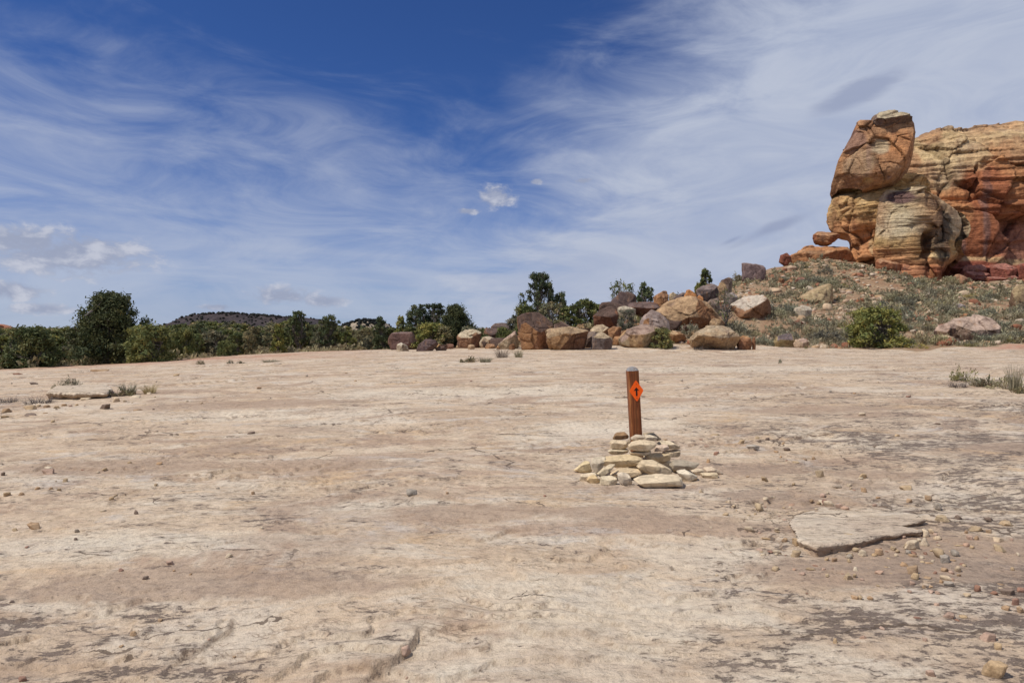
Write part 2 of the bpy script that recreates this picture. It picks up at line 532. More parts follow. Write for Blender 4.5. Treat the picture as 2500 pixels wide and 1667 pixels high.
M_GROUND = mat_ground()
M_CLIFF = mat_cliff()
M_BOULDER = mat_stone("boulder_sandstone", 2.6, 0.11, 0.42, False, 0.55)
M_STONE = mat_stone("loose_sandstone", 16.0, 0.012, 0.20, True, 0.30)
M_CAIRN = mat_stone("cairn_sandstone", 20.0, 0.008, 0.13, False, 0.10)
M_HROCK = mat_stone("slope_rubble", 5.0, 0.04, 0.25, True, 0.25)
M_LEAF = mat_leaf("conifer_foliage")
M_SAGE = mat_leaf("sage_foliage", 0.85, 0.15)
M_GRASS = mat_leaf("dry_grass", 0.8, 0.25)
M_BARK = mat_bark()
# ------------------------------------------------------------------ terrain height
_ctrl = [(0, -25, -.1), (-25, -25, -.5), (25, -25, .35), (0, 2, 0), (-5, 3, -.05), (5, 3, .06), (1.2, 6.2, .10),
         (-9, 9, -.07), (9, 9, .24), (0, 18, .19), (-15, 18, -.25), (15, 18, .42), (-40, 10, -.9), (40, 10, .8), (0, 30, .2),
         (-60, 40, -1.8), (-60, 75, -1.7), (-20, 85, -.9), (0, 110, -.6), (-110, 130, -2.2), (25, 150, -.6), (-25, 62, -.9),
         (60, 20, 1.2), (75, 40, 1.6)]
_pix = [(0, 900, 38), (250, 890, 40), (450, 876, 44), (700, 862, 46), (900, 855, 46), (1100, 852, 44), (1300, 852, 40), (1500, 850, 40),
        (1700, 848, 40), (1900, 848, 41), (2200, 847, 41), (2500, 842, 41), (2900, 835, 42),
        (1300, 830, 56), (1500, 806, 50), (1600, 775, 58), (1700, 745, 62), (1560, 778, 62), (1480, 800, 70),
        (1800, 806, 50), (1800, 762, 62), (1800, 716, 73), (1840, 690, 80), (1720, 704, 73), (1650, 735, 70),
        (2000, 806, 50), (2000, 756, 62), (2000, 700, 74), (2000, 656, 84), (1950, 640, 88), (2040, 632, 92),
        (2200, 806, 50), (2200, 756, 62), (2200, 712, 74), (2200, 684, 84), (2200, 672, 96),
        (2500, 804, 50), (2500, 760, 62), (2500, 722, 74), (2500, 692, 84), (2500, 684, 100),
        (3000, 800, 50), (3000, 740, 66), (3000, 690, 84), (3000, 680, 110),
        (1560, 800, 95), (1680, 770, 105), (1850, 735, 112), (1950, 700, 112), (2050, 655, 108), (2200, 660, 120), (1400, 806, 110),
        (1530, 778, 48), (1600, 764, 54), (1740, 752, 53), (1770, 737, 57), (1640, 737, 63), (1480, 790, 47), (1420, 822, 46), (1240, 836, 50)]
_C = np.array(_ctrl + [tuple(W(*p)) for p in _pix])
_cx, _cz = _C[:, :2] / 50.0, _C[:, 2]


def _phi(r2):
    return 0.5 * r2 * np.log(r2 + 1e-9)


_K = _phi(((_cx[:, None] - _cx[None]) ** 2).sum(2)) + np.eye(len(_cx)) * 2e-3
_Pm = np.c_[np.ones(len(_cx)), _cx]
_A = np.block([[_K, _Pm], [_Pm.T, np.zeros((3, 3))]])
_w = np.linalg.solve(_A, np.r_[_cz, 0, 0, 0])


def g_smooth(x, y):
    x = np.atleast_1d(np.asarray(x, float))
    y = np.atleast_1d(np.asarray(y, float))
    out = np.empty(x.shape)
    xf, yf, of = x.ravel(), y.ravel(), out.reshape(-1)
    cxx, cyy = np.clip(xf, -120, 120) / 50, np.clip(yf, -30, 150) / 50
    for a in range(0, len(xf), 40000):
        s = slice(a, a + 40000)
        r2 = (cxx[s, None] - _cx[None, :, 0]) ** 2 + (cyy[s, None] - _cx[None, :, 1]) ** 2
        of[s] = _phi(r2) @ _w[:-3] + _w[-3] + cxx[s] * _w[-2] + cyy[s] * _w[-1]
    r = np.hypot(xf - 10, yf - 40)
    k = sstep(110, 240, r)
    of[:] = of * (1 - k) + (-1.6) * k
    return out


def hit(px, py, dmin=1.5, dmax=140.0):
    """where the sight line through a photo pixel meets the (smooth) ground"""
    d = np.exp(np.linspace(math.log(dmin), math.log(dmax), 900))
    x = (px - 1250) / FPX * d
    z = CAMZ + (HOR - py) / FPX * d
    s = z - g_smooth(x, d)
    i = np.argmax(s < 0) if (s < 0).any() else len(d) - 1
    if i == 0:
        i = 1
    t = s[i - 1] / (s[i - 1] - s[i] + 1e-9)
    t = min(max(t, 0), 1)
    dd = d[i - 1] + t * (d[i] - d[i - 1])
    return np.array(((px - 1250) / FPX * dd, dd, CAMZ + (HOR - py) / FPX * dd))


# far edge of the bare rock, as a depth per bearing
_edge = [(-600, 36), (0, 37), (150, 38.5), (430, 41), (520, 44), (640, 49), (900, 49), (1000, 46), (1200, 42.5), (1300, 41), (1560, 40.5), (1740, 40.5), (1900, 42), (2130, 40), (2240, 38.0), (2330, 40.5), (2500, 40.5), (3200, 42)]


def soil_mask(x, y):
    px = 1250 + FPX * x / np.maximum(y, 0.5)
    e = np.interp(px, [a for a, b in _edge], [b for a, b in _edge])
    return sstep(-0.9, 0.9, y - e + 2.2 * fbm2(x * .35, y * .35, 4, 3))


# ledges broken along these lines (photo pixels): points, step height, reach; the left side of the line (walking it) is the high side
_ledges = [
    ([(868, 1667), (905, 1632), (950, 1620), (978, 1600), (1003, 1578), (1020, 1555), (1028, 1535), (1042, 1524)], .034, .45),
    ([(395, 1640), (440, 1590), (505, 1570), (530, 1548), (558, 1528), (562, 1510), (556, 1497)], .022, .4),
    ([(1060, 1312), (1120, 1318), (1170, 1320), (1220, 1304), (1250, 1294), (1330, 1288)], .020, .5),
    ([(252, 1238), (268, 1228), (288, 1212), (340, 1196), (430, 1184)], .016, .4),
    ([(0, 1158), (90, 1148), (110, 1138), (250, 1150), (330, 1143), (420, 1132)], .020, .5),
    ([(1820, 1222), (1850, 1214), (1880, 1214), (1884, 1204), (1860, 1190)], .030, .35),
    ([(560, 1198), (680, 1192), (790, 1190), (850, 1186)], .018, .5),
    ([(380, 1170), (440, 1160), (520, 1160), (600, 1163)], .020, .5),
    ([(1880, 1062), (1930, 1066), (1990, 1056), (2080, 1058)], .035, .6),
    ([(1940, 1098), (2000, 1102), (2060, 1094)], .030, .6),
    ([(1600, 997), (1700, 992), (1820, 991)], .020, .8),
    ([(1880, 973), (1940, 964), (2010, 960)], .035, .8),
    ([(2040, 897), (2150, 895), (2280, 902)], .05, 1.4),
    ([(560, 1090), (640, 1072), (700, 1064)], .02, .6),
    ([(950, 1180), (1000, 1172), (1060, 1166), (1150, 1160)], .014, .5),
    ([(1500, 1302), (1560, 1325), (1620, 1332), (1700, 1340)], .016, .45),
    ([(400, 1340), (470, 1338), (530, 1330), (585, 1316)], .012, .35),
    ([(640, 1276), (700, 1274), (760, 1280)], .012, .35),
    ([(750, 1305), (800, 1295), (850, 1312)], .012, .35),
    ([(1860, 1300), (1905, 1310), (1912, 1345)], .02, .3),
    ([(40, 1615), (75, 1600), (110, 1590)], .01, .25),
    ([(-50, 930), (0, 926), (60, 920), (140, 916)], .06, 1.5),
    ([(200, 930), (270, 929), (360, 930)], .05, 1.0),
    ([(380, 938), (450, 936), (540, 930), (640, 924)], .05, 1.2),
    ([(420, 898), (520, 892), (640, 890), (720, 888)], .06, 1.6),
]
_LW = []
for pts, st, rc in _ledges:
    _LW.append((np.array([hit(*p)[:2] for p in pts]), st, rc))


def _ledge_relief(x, y):
    """relief and break-face mask of the drawn ledges"""
    h = np.zeros(x.shape)
    m = np.zeros(x.shape)
    jx = 0.05 * fbm2(x * 4, y * 4, 3, 21) + 0.018 * fbm2(x * 19, y * 19, 3, 23)
    jy = 0.05 * fbm2(x * 4, y * 4, 3, 22) + 0.018 * fbm2(x * 19, y * 19, 3, 24)
    for P, st, rc in _LW:
        lo, hi = P.min(0) - rc * 1.5, P.max(0) + rc * 1.5
        sel = (x > lo[0]) & (x < hi[0]) & (y > lo[1]) & (y < hi[1])
        if not sel.any():
            continue
        q = np.stack([x[sel] + jx[sel], y[sel] + jy[sel]], 1)
        best = np.full(len(q), 1e9)
        sg = np.zeros(len(q))
        tt = np.zeros(len(q))
        n = len(P) - 1
        for i in range(n):
            a, b = P[i], P[i + 1]
            e = b - a
            t = np.clip(((q - a) @ e) / (e @ e), 0, 1)
            dv = q - (a + t[:, None] * e)
            dd = np.hypot(dv[:, 0], dv[:, 1])
            c = e[0] * dv[:, 1] - e[1] * dv[:, 0]
            k = dd < best
            best[k] = dd[k]
            sg[k] = np.sign(c[k])
            tt[k] = (i + t[k]) / n
        fade = np.clip(4 * np.minimum(tt, 1 - tt) + .12, 0, 1)
        sd = best * sg
        stp = sstep(-st * .15, st * .35, sd)
        reach = np.exp(-(best / rc) ** 2 * 3.0)
        h[sel] += st * fade * (stp - 0.55) * reach
        m[sel] = np.maximum(m[sel], fade * np.exp(-((sd - st * .1) / (st * .5)) ** 2))
    return h, m


_pockets = [(2040, 1395, .5, .22), (1990, 1215, .45, .2), (300, 1140, 1.3, .35), (420, 1425, .9, .22), (620, 1425, .8, .2), (1130, 1250, .7, .25), (1660, 1270, .6, .15),
            (2250, 1370, .55, .3), (2400, 1340, .6, .3), (1900, 1200, .5, .2), (2140, 1150, .5, .2), (2480, 1090, .5, .2), (1480, 1250, .5, .2), (2000, 1000, 1.2, .4), (750, 1130, .9, .3),
            (600, 985, 2.2, .7), (300, 960, 2.0, .7), (1850, 1140, .5, .2)]
_PK = [(hit(a, b)[:2], rx, ry) for a, b, rx, ry in _pockets]


def relief(x, y, full=False):
    """everything on top of the smooth ground"""
    soil = soil_mask(x, y)
    rock = 1 - soil
    near = sstep(70, 30, np.hypot(x, y))
    h = 0.05 * fbm2(x * .16, y * .22, 3, 1) + 0.022 * fbm2(x * .55, y * .9, 3, 2)
    # sheets of slickrock peeling in thin steps
    L = 0.16 * fbm2(x * .30 + 9, y * .62, 4, 5) + 0.035 * fbm2(x * 1.7, y * 2.9, 4, 6)
    stp = 0.030
    q = L / stp
    fr = q - np.floor(q)
    saw = (np.floor(q) + sstep(0.92, 0.985, fr)) * stp - L
    wgt = np.clip(0.55 + 1.6 * fbm2(x * .4, y * .6, 3, 8), 0.05, 1.3)
    h = h + rock * saw * wgt
    rm = rock * wgt * np.exp(-((fr - .955) / .03) ** 2)
    L2 = 0.05 * fbm2(x * .9, y * 2.2, 4, 15)
    q2 = L2 / .009
    f2 = q2 - np.floor(q2)
    w2 = np.clip(0.2 + 2.0 * fbm2(x * .7 + 5, y * .9, 3, 16), 0, 1.2)
    h = h + rock * near * w2 * ((np.floor(q2) + sstep(.90, .985, f2)) * .009 - L2)
    lh, lm = _ledge_relief(x, y)
    h = h + lh * rock
    h = h + rock * near * (0.0035 * fbm2(x * 7, y * 9, 3, 9) + 0.0015 * fbm2(x * 33, y * 33, 2, 10))
    h = h + soil * (0.10 * fbm2(x * .5, y * .5, 4, 11) + (0.9 * fbm2(x * .10, y * .07, 3, 12) + .22 * fbm2(x * .28, y * .22, 3, 17)) * sstep(46, 62, y))
    if not full:
        return h
    sand = np.clip(fbm2(x * .5, y * .95, 4, 13) * 2.6 - 0.62, 0, 1)
    for c, rx, ry in _PK:
        d2 = ((x - c[0]) / rx) ** 2 + ((y - c[1]) / ry) ** 2
        sel = d2 < 4
        sand[sel] = np.maximum(sand[sel], sstep(1.6, .5, d2[sel] + .9 * fbm2(x[sel] * 5, y[sel] * 7, 3, 14)))
    sand = sand * rock
    return h, soil, np.clip(np.maximum(rm * .8 * near, lm), 0, 1) * rock, sand


def H(x, y):
    x = np.atleast_1d(np.asarray(x, float))
    y = np.atleast_1d(np.asarray(y, float))
    return g_smooth(x, y) + relief(x, y)


_hit0 = hit


def hit(px, py, dmin=1.5, dmax=140.0):
    p = _hit0(px, py, dmin, dmax)
    if p[1] < 36:
        for _ in range(3):
            off = float(H(p[0], p[1])[0]) - p[2]
            # slide along the sight line until it meets the rough surface
            slope = (HOR - py) / FPX
            d = p[1] + off / min(slope, -.02) * .9
            p = np.array(((px - 1250) / FPX * d, d, CAMZ + slope * d))
    return p


def Hs(x, y):
    return float(H(x, y)[0])


def build_ground():
    core = np.linspace(-1, 1, 601)
    ext = np.array([1.06, 1.15, 1.3, 1.55, 2.0, 2.8, 4.2, 7, 12, 25, 60])
    u = np.r_[-ext[::-1], core, ext]
    rows = np.r_[np.linspace(-60, 1.4, 26)[:-1], np.exp(np.linspace(math.log(1.4), math.log(50), 640)),
                 np.linspace(50, 115, 110)[1:], np.exp(np.linspace(math.log(115), math.log(5000), 36))[1:]]
    yy = rows[:, None] + 0 * u[None]
    half = np.maximum(np.where(rows > 1.4, rows * 0.80 + 1.0, 2.12 + (1.4 - rows) * .5), 0)[:, None]
    xx = half * u[None]
    n, m = yy.shape
    x, y = xx.ravel(), yy.ravel()
    h, soil, ledge, sand = relief(x, y, True)
    z = g_smooth(x, y) + h
    px = 1250 + FPX * x / np.maximum(y, .5)
    r = np.hypot(x, y)
    lich = -0.10 + 0.35 * fbm2(x * .25, y * .4, 3, 71) + 0.9 * sstep(1500, 2100, px) * sstep(16, 7, y) * sstep(2.6, 4.0, y) + 0.42 * sstep(700, 100, px) * sstep(5.5, 3.4, y) \
        + 0.55 * sstep(1500, 1900, px) * sstep(3.6, 2.9, y) - 0.5 * sstep(900, 1100, px) * sstep(1650, 1500, px) * sstep(5.0, 3.5, y) + 0.25 * sstep(1300, 1800, px) * sstep(12, 20, y)
    red = sstep(1000, 700, px) * sstep(30, 40, y) * (1 - soil) * np.clip(.6 + 1.2 * fbm2(x * .2, y * .3, 3, 31), 0, 1) + sstep(2350, 2450, px) * sstep(37, 40, y) * (1 - soil)
    pale = np.zeros(len(x))
    for (a, b, rx, ry) in [(1750, 1370, .5, .35), (1560, 1480, .8, .4), (1300, 1600, .7, .25), (2380, 1220, .6, .3), (770, 1124, .35, .18), (260, 1330, .9, .3), (560, 1320, .6, .2), (1350, 1430, .6, .2), (950, 1560, .35, .2),
                           (2200, 1085, .8, .3), (2050, 1070, .6, .3), (300, 1450, .6, .25), (1780, 1205, .45, .2), (1000, 1240, .8, .25), (1960, 1056, .5, .3), (1990, 1640, .5, .2), (1500, 1040, 1.2, .5), (700, 1010, 2.0, .7), (1100, 960, 3.0, 1.2), (1800, 900, 4, 1.5)]:
        c = hit(a, b)[:2]
        d2 = ((x - c[0]) / rx) ** 2 + ((y - c[1]) / ry) ** 2
        sel = d2 < 5
        pale[sel] = np.maximum(pale[sel], sstep(1.5, .4, d2[sel] + 1.3 * fbm2(x[sel] * 3.5, y[sel] * 5, 4, 19)))
    i = np.arange(n * m).reshape(n, m)
    F = np.stack([i[:-1, :-1], i[:-1, 1:], i[1:, 1:], i[1:, :-1]], -1).reshape(-1, 4)
    me = mesh_np("ground", np.stack([x, y, z], 1), F, M_GROUND, True, attrs={'soil': soil, 'lichen': lich, 'sand': sand, 'ledge': ledge, 'red': np.clip(red, 0, 1), 'pale': pale * (1 - soil)})
    o = put("ground", me)
    tag(o, kind='structure')
    return o


build_ground()
# ------------------------------------------------------------------ the sandstone cliff
def vcells(p, n, lo, hi, stretch, seed):
    """nearest and second nearest of n random cell centres (metric stretched per axis)"""
    rg = np.random.default_rng(seed)
    c = (lo + rg.random((n, 3)) * (hi - lo))
    ps, cs = p * stretch, c * stretch
    idx = np.empty(len(p), np.int64)
    f1 = np.empty(len(p))
    f2 = np.empty(len(p))
    mid = cs.mean(0)
    ps, cs = (ps - mid).astype(np.float32), (cs - mid).astype(np.float32)
    c2 = (cs ** 2).sum(1)[None]
    for a in range(0, len(p), 20000):
        q = ps[a:a + 20000]
        d = c2 - 2 * q @ cs.T
        r = np.arange(len(q))
        k = d.argmin(1)
        d1 = d[r, k].copy()
        d[r, k] = 1e9
        d2 = d.min(1)
        q2 = (q ** 2).sum(1)
        idx[a:a + 20000] = k
        f1[a:a + 20000] = np.sqrt(np.maximum(d1 + q2, 0))
        f2[a:a + 20000] = np.sqrt(np.maximum(d2 + q2, 0))
    return idx, f1, f2, c, rg


def blocky(p, size, amp, seed, stretch=(1, 1, 1), tilt=0.35, crack=0.25, crackw=0.18):
    """outward displacement of fractured rock: flat, tilted blocks with open joints"""
    lo, hi = p.min(0) - size, p.max(0) + size
    vol = (hi - lo) * np.array(stretch)
    n = int(max(8, min(420, vol[0] * vol[2] / size ** 2 * 1.6 * max(1.0, min(vol[1] / size, 2.5)))))
    q = p + size * .13 * np.stack([fbm3(p / size * 1.3, 3, seed), fbm3(p / size * 1.3, 3, seed + 1), fbm3(p / size * 1.3, 3, seed + 2)], 1)
    idx, f1, f2, c, rg = vcells(q, n, lo, hi, np.array(stretch), seed)
    off = rg.uniform(-1, 1, n)[idx]
    tx = rg.normal(0, tilt, (n, 3))[idx]
    dv = (p - c[idx]) / size
    out = amp * (off + (dv * tx).sum(1))
    edge = np.exp(-((f2 - f1) / (crackw * size)) ** 2)
    return out - crack * amp * edge, idx, edge, rg.random(n)


def lerp(a, b, t):
    return a + (np.asarray(b) - a) * np.clip(t, 0, 1)[:, None]


PALE = np.array((.53, .40, .225))
GREYT = np.array((.46, .385, .26))
YEL = np.array((.45, .30, .135))
ORG = np.array((.42, .205, .095))
BRN = np.array((.38, .215, .115))
RED = np.array((.30, .105, .052))
DRED = np.array((.23, .07, .045))
VARN = np.array((.115, .07, .062))
BLK = np.array((.055, .047, .042))


def to_px(p):
    return 1250 + FPX * p[:, 0] / p[:, 1], HOR - FPX * (p[:, 2] - CAMZ) / p[:, 1]


def spot(px, py, cx, cy, rx, ry, p=None, seed=0, rag=.5):
    r = np.sqrt(((px - cx) / rx) ** 2 + ((py - cy) / ry) ** 2)
    if p is not None:
        r = r + rag * fbm3(p * .35, 4, seed)
    return sstep(1.15, .75, r)


def loft(rows, d, thick, nz, nt, expo=3.4, front=None, fz=.5):
    """closed body from horizontal cross-sections; rows are (photo row, left px, right px)"""
    rows = np.array(rows, float)
    py = np.linspace(rows[0, 0], rows[-1, 0], nz)
    L = np.interp(py, rows[:, 0], rows[:, 1])
    R = np.interp(py, rows[:, 0], rows[:, 2])
    z = CAMZ + (HOR - py) / FPX * (d - fz * float(np.mean(thick)))
    xl, xr = (L - 1250) / FPX * d, (R - 1250) / FPX * d
    cx, w = (xl + xr) / 2, (xr - xl) / 2
    th = np.linspace(0, 2 * np.pi, nt, endpoint=False)
    c, s = np.cos(th), np.sin(th)
    ex = np.sign(c) * np.abs(c) ** (2 / expo)
    ey = np.sign(s) * np.abs(s) ** (2 / expo)
    tk = thick if np.ndim(thick) else np.full(nz, thick)
    f = np.zeros(nz) if front is None else np.interp(py, [a for a, b in front], [b for a, b in front])
    # the body faces down the slope, toward the open rock: turned about its own axis
    az = math.atan2(float(cx.mean()), d)
    ca, sa = math.cos(az), math.sin(az)
    lat = w[:, None] * ca * ex[None]
    dep = tk[:, None] * ey[None] + np.where(ey < 0, -1, 0)[None] * f[:, None]
    X = cx[:, None] + lat * ca + dep * sa
    Y = d - lat * sa + dep * ca
    Z = z[:, None] + 0 * X
    nx = np.sign(c) * np.abs(c) ** (2 - 2 / expo)
    ny = np.sign(s) * np.abs(s) ** (2 - 2 / expo)
    l = np.hypot(nx, ny) + 1e-9
    N = np.stack([(nx * ca + ny * sa) / l + 0 * X, (ny * ca - nx * sa) / l + 0 * X, 0 * X], -1)
    P = np.stack([X, Y, Z], -1)
    i = np.arange(nz * nt).reshape(nz, nt)
    a = i
    b = np.roll(i, -1, axis=1)
    F = np.stack([a[:-1], a[1:], b[1:], b[:-1]], -1).reshape(-1, 4)
    # lids
    V = P.reshape(-1, 3)
    Nn = N.reshape(-1, 3)
    top = np.array([[cx[0], d, z[0] + .15]])
    V = np.concatenate([V, top])
    Nn = np.concatenate([Nn, [[0, 0, 1]]])
    T = np.stack([np.full(nt, nz * nt), i[0], np.roll(i[0], -1)], 1)
    return V, Nn, [F, T]


def LAT(N):
    return N[:, 0] * .875 - N[:, 1] * .485


def strata(p, amp, freq, seed):
    """horizontal bedding: hard beds stand proud of soft ones"""
    zz = p[:, 2] + .5 * fbm3(p * .12, 3, seed)
    q = np.stack([p[:, 0] * .04, p[:, 1] * .04, zz * freq], 1)
    n = fbm3(q, 3, seed + 3, .6)
    return amp * np.clip(n * 2.2, -1, 1)


def cleave(p, n, seed, lo=.80, hi=.95, lat=.7, smooth=.12):
    """break a rounded body off along flat joint planes"""
    rg = np.random.default_rng(seed)
    c = (p.min(0) + p.max(0)) / 2
    hs = (p.max(0) - p.min(0)) / 2
    q = (p - c) / hs
    for _ in range(n):
        a = rg.uniform(-1, 1) * lat
        v = np.array((a * .875 - .485, -.875 - a * .485, rg.normal(0, .38)))
        v /= np.linalg.norm(v)
        s = q @ v
        d = s.max() * rg.uniform(lo, hi)
        over = np.maximum(s - d, 0)
        q = q - v[None] * (over * (1 - smooth))[:, None]
    return q * hs + c


def build_cliff():
    root = bpy.data.objects.new("cliff", None)
    COL.objects.link(root)
    root.location = (0, 0, 0)
    tag(root, kind='structure')

    # --- main wall, running away to the right out of view
    pxs = np.r_[np.linspace(2120, 2560, 300), np.linspace(2560, 3700, 110)[1:]]
    top = np.interp(pxs, [2100, 2226, 2240, 2265, 2310, 2350, 2400, 2450, 2500, 2600, 2800, 3700], [345, 336, 318, 314, 312, 298, 285, 282, 278, 262, 250, 300])
    dw = np.interp(pxs, [2100, 2200, 2300, 2500, 2900, 3700], [112, 100, 98, 96, 97, 92])
    nv = 215
    v = np.linspace(0, 1, nv)
    zb = CAMZ + (HOR - 745) / FPX * 96
    P = np.empty((nv, len(pxs), 3))
    zt = CAMZ + (HOR - top) / FPX * (dw + 2.5)
    zt = zt + .35 * fbm2(pxs * .02, pxs * 0, 4, 40) + .08 * np.sign(noise2(pxs * .06, pxs * 0, 41))
    hh = zt - zb
    for k in range(nv):
        z = zb + hh * v[k]
        vv = v[k]
        y = dw + 0.05 * (z - zb) + 5.5 * max(0, (vv - .55) / .45) ** 2.2 + 1.6 * sstep(.88, 1.0, np.full(len(pxs), vv))
        # red ledges at the foot stand forward
        y = y - 2.6 * sstep(.16, .02, np.full(len(pxs), vv)) * sstep(2340, 2380, pxs)
        P[k] = np.stack([(pxs - 1250) / FPX * dw, y, z], 1)
    back = []
    for k, t in enumerate(np.linspace(0, 1, 26)[1:] ** 1.6):
        q = P[-1].copy()
        q[:, 1] += 70 * t
        q[:, 0] *= (q[:, 1] / (q[:, 1] - 70 * t)) * (1 + .03 * t)
        q[:, 2] += .8 * math.sin(t * 3) + .4 * fbm2(q[:, 0] * .2, q[:, 1] * .2, 3, 42) - 8 * t ** 3
        back.append(q)
    P = np.concatenate([P, np.array(back)])
    n, m = P.shape[:2]
    p = P.reshape(-1, 3)
    vrow = np.repeat(np.r_[v, np.full(n - nv, 1.05)], m)
    base = p.copy()
    d1, i1, e1, r1 = blocky(base, 7.5, .45, 51, (1, .6, .75), .28, .6, .04)
    d2, i2, e2, r2 = blocky(base, 2.2, .38, 52, (1, .6, 1.1), .45, .5, .10)
    d3 = strata(base, .42, 1.0, 53) * sstep(.35, .6, vrow) + strata(base, .55, 1.3, 54) * sstep(.20, .12, vrow)
    d4 = .25 * fbm3(base * .35, 4, 55) + .12 * fbm3(base * 1.6, 3, 56)
    wgt = np.where(vrow > 1, .35, 1)
    d5 = blocky(base, .9, .11, 157, (1, .6, 1.2), .5, .6, .12)[0]
    out = wgt * (d5 + d1 + d2 * sstep(.95, .5, np.abs(vrow - .3) * 2) + .6 * d2 + d3 + d4)
    nrm = np.stack([0 * out, np.where(vrow > 1, 0, -1), np.where(vrow > 1, 1, .15)], 1)
    p = base + nrm * out[:, None]
    # a deep vertical joint, and an undercut line between the pale cap and the red wall
    px, py = to_px(base)
    jx = 2381 + 3 * np.sin(py * .05)
    p[:, 1] += 2.2 * np.exp(-((px - jx) / 3.2) ** 2) * sstep(400, 415, py) * sstep(492, 470, py)
    line = 402 + 5 * np.sin(px * .02) + 10 * fbm3(np.stack([px * .02, 0 * px, 0 * px], 1), 3, 57)
    p[:, 1] -= .7 * sstep(3, -3, py - line) * sstep(-60, -6, py - line) * sstep(2370, 2395, px) * (vrow < 1)
    # colours
    nz = fbm3(base * .16, 5, 58)
    nb = fbm3(np.stack([base[:, 0] * .5, base[:, 1] * .5, base[:, 2] * .06], 1), 4, 59)
    c = np.repeat(PALE[None], len(p), 0)
    c = lerp(c, GREYT, sstep(.0, .5, nz + .2 * (r1[i1] - .5)))
    c = lerp(c, YEL, sstep(.1, .5, fbm3(base * .3, 4, 60)) * .7)
    c = lerp(c, BRN * 1.1, np.clip(.35 + 1.3 * fbm3(base * .13, 3, 66), 0, .75))
    lev = 455 - 60 * sstep(2300, 2450, px) + 45 * nz + 40 * (r2[i2] - .5) + 50 * nb
    c = lerp(c, ORG, sstep(-35, 25, py - lev))
    c = lerp(c, RED, sstep(20, 130, py - lev - 30) * .85)
    c = lerp(c, RED, spot(px, py, 2400, 470, 60, 60, base, 61) * .8)
    c = lerp(c, VARN * 1.9, sstep(.08, .42, nb + .3 * (r2[i2] - .5)) * sstep(-20, 60, py - lev) * .75)
    c = lerp(c, np.array((.30, .155, .115)), sstep(2410, 2480, px) * sstep(500, 560, py) * .6)
    c = lerp(c, ORG * 1.15, spot(px, py, 2320, 500, 70, 45, base, 62) * .8)
    c = lerp(c, BRN, spot(px, py, 2262, 335, 34, 26, base, 63) * .8)
    c = lerp(c, BRN * .9, spot(px, py, 2232, 395, 18, 30, base, 64) * .8)
    c = lerp(c, BRN, spot(px, py, 2480, 370, 40, 35, base, 65) * .7)
    c = lerp(c, DRED, sstep(632, 648, py + 10 * nz))
    c = lerp(c, PALE * .9, sstep(622, 632, py) * sstep(645, 636, py) * .7)
    c = lerp(c, VARN, (vrow > .985) * .55 * sstep(-.2, .3, nz))
    c = c * (1 - .35 * np.clip(e1 * (vrow < 1), 0, 1))[:, None]
    i = np.arange(n * m).reshape(n, m)
    F = np.stack([i[:-1, :-1], i[:-1, 1:], i[1:, 1:], i[1:, :-1]], -1).reshape(-1, 4)
    put("rock_wall", mesh_np("rock_wall", p, F, M_CLIFF, False, col=c), parent=root)

    # --- lower half of the tower, with the notch that makes the little arch
    rows = [(440, 2052, 2250), (452, 2040, 2262), (475, 2031, 2268), (492, 2027, 2268), (510, 2020, 2268), (540, 2019, 2268), (556, 2025, 2268), (568, 2030, 2268), (572, 2040, 2268), (576, 2060, 2268),
            (588, 2073, 2268), (603, 2075, 2268), (615, 2073, 2268), (640, 2058, 2272), (700, 2040, 2280)]
    V, N, F = loft(rows, 94, 5.5, 170, 300, 4.2, [(440, -1.6), (470, -2.2), (490, .2), (520, .8), (560, .2), (600, .0), (640, .8), (700, 2.5)], 0.0)
    base = cleave(V, 16, 401)
    d1, i1, e1, r1 = blocky(base, 3.2, .55, 71, (1, .8, .8), .5, .5, .07)
    d2, i2, e2, r2 = blocky(base, 1.2, .22, 72, (1, 1, 1.1), .5, .5, .12)
    px, py = to_px(base)
    edge = 1 - .75 * sstep(.55, .95, np.abs(LAT(N))) * (LAT(N) < 0)
    p = base + N * ((d1 + d2 + strata(base, .2, 1.0, 73) + .14 * fbm3(base * .5, 4, 74)) * edge)[:, None]
    nz = fbm3(base * .22, 5, 75)
    c = np.repeat(ORG[None] * 1.1, len(p), 0)
    c = lerp(c, YEL * 1.08, sstep(560, 500, py + 40 * nz) * .9)
    c = lerp(c, PALE * 1.08, sstep(-.1, .35, nz + .5 * (r1[i1] - .5)) * sstep(580, 520, py) * .8)
    c = lerp(c, BRN, sstep(.15, .5, -nz + .4 * (r2[i2] - .5)) * .6)
    c = lerp(c, ORG * 1.1, sstep(560, 590, py))
    c = lerp(c, PALE * .85, spot(px, py, 2136, 605, 14, 24, base, 76) * .7)
    c = c * (1 - .22 * e1)[:, None]
    put("tower_foot", mesh_np("tower_foot", p, F, M_CLIFF, False, col=c), parent=root)

    # --- head of the tower, overhanging
    rows = [(292, 2096, 2204), (298, 2088, 2220), (311, 2082, 2227), (331, 2073, 2229), (348, 2064, 2227), (386, 2046, 2222), (404, 2042, 2216), (419, 2039, 2209), (440, 2031, 2194), (452, 2027, 2178), (460, 2025, 2150), (467, 2030, 2110)]
    V, N, F = loft(rows, 93, 6.4, 150, 320, 4.2, [(292, -.4), (335, 0), (380, .5), (430, .9), (452, .5), (460, -.6), (467, -3.0)])
    base = cleave(V, 16, 402, .84, .97)
    d1, i1, e1, r1 = blocky(base, 4.2, .40, 81, (1, .8, .9), .45, .28, .035)
    d2, i2, e2, r2 = blocky(base, 1.6, .16, 82, (1, 1, 1), .5, .5, .08)
    px, py = to_px(base)
    edge = 1 - .8 * sstep(.6, .95, np.abs(LAT(N)))
    k = fbm3(base * .5, 4, 84)
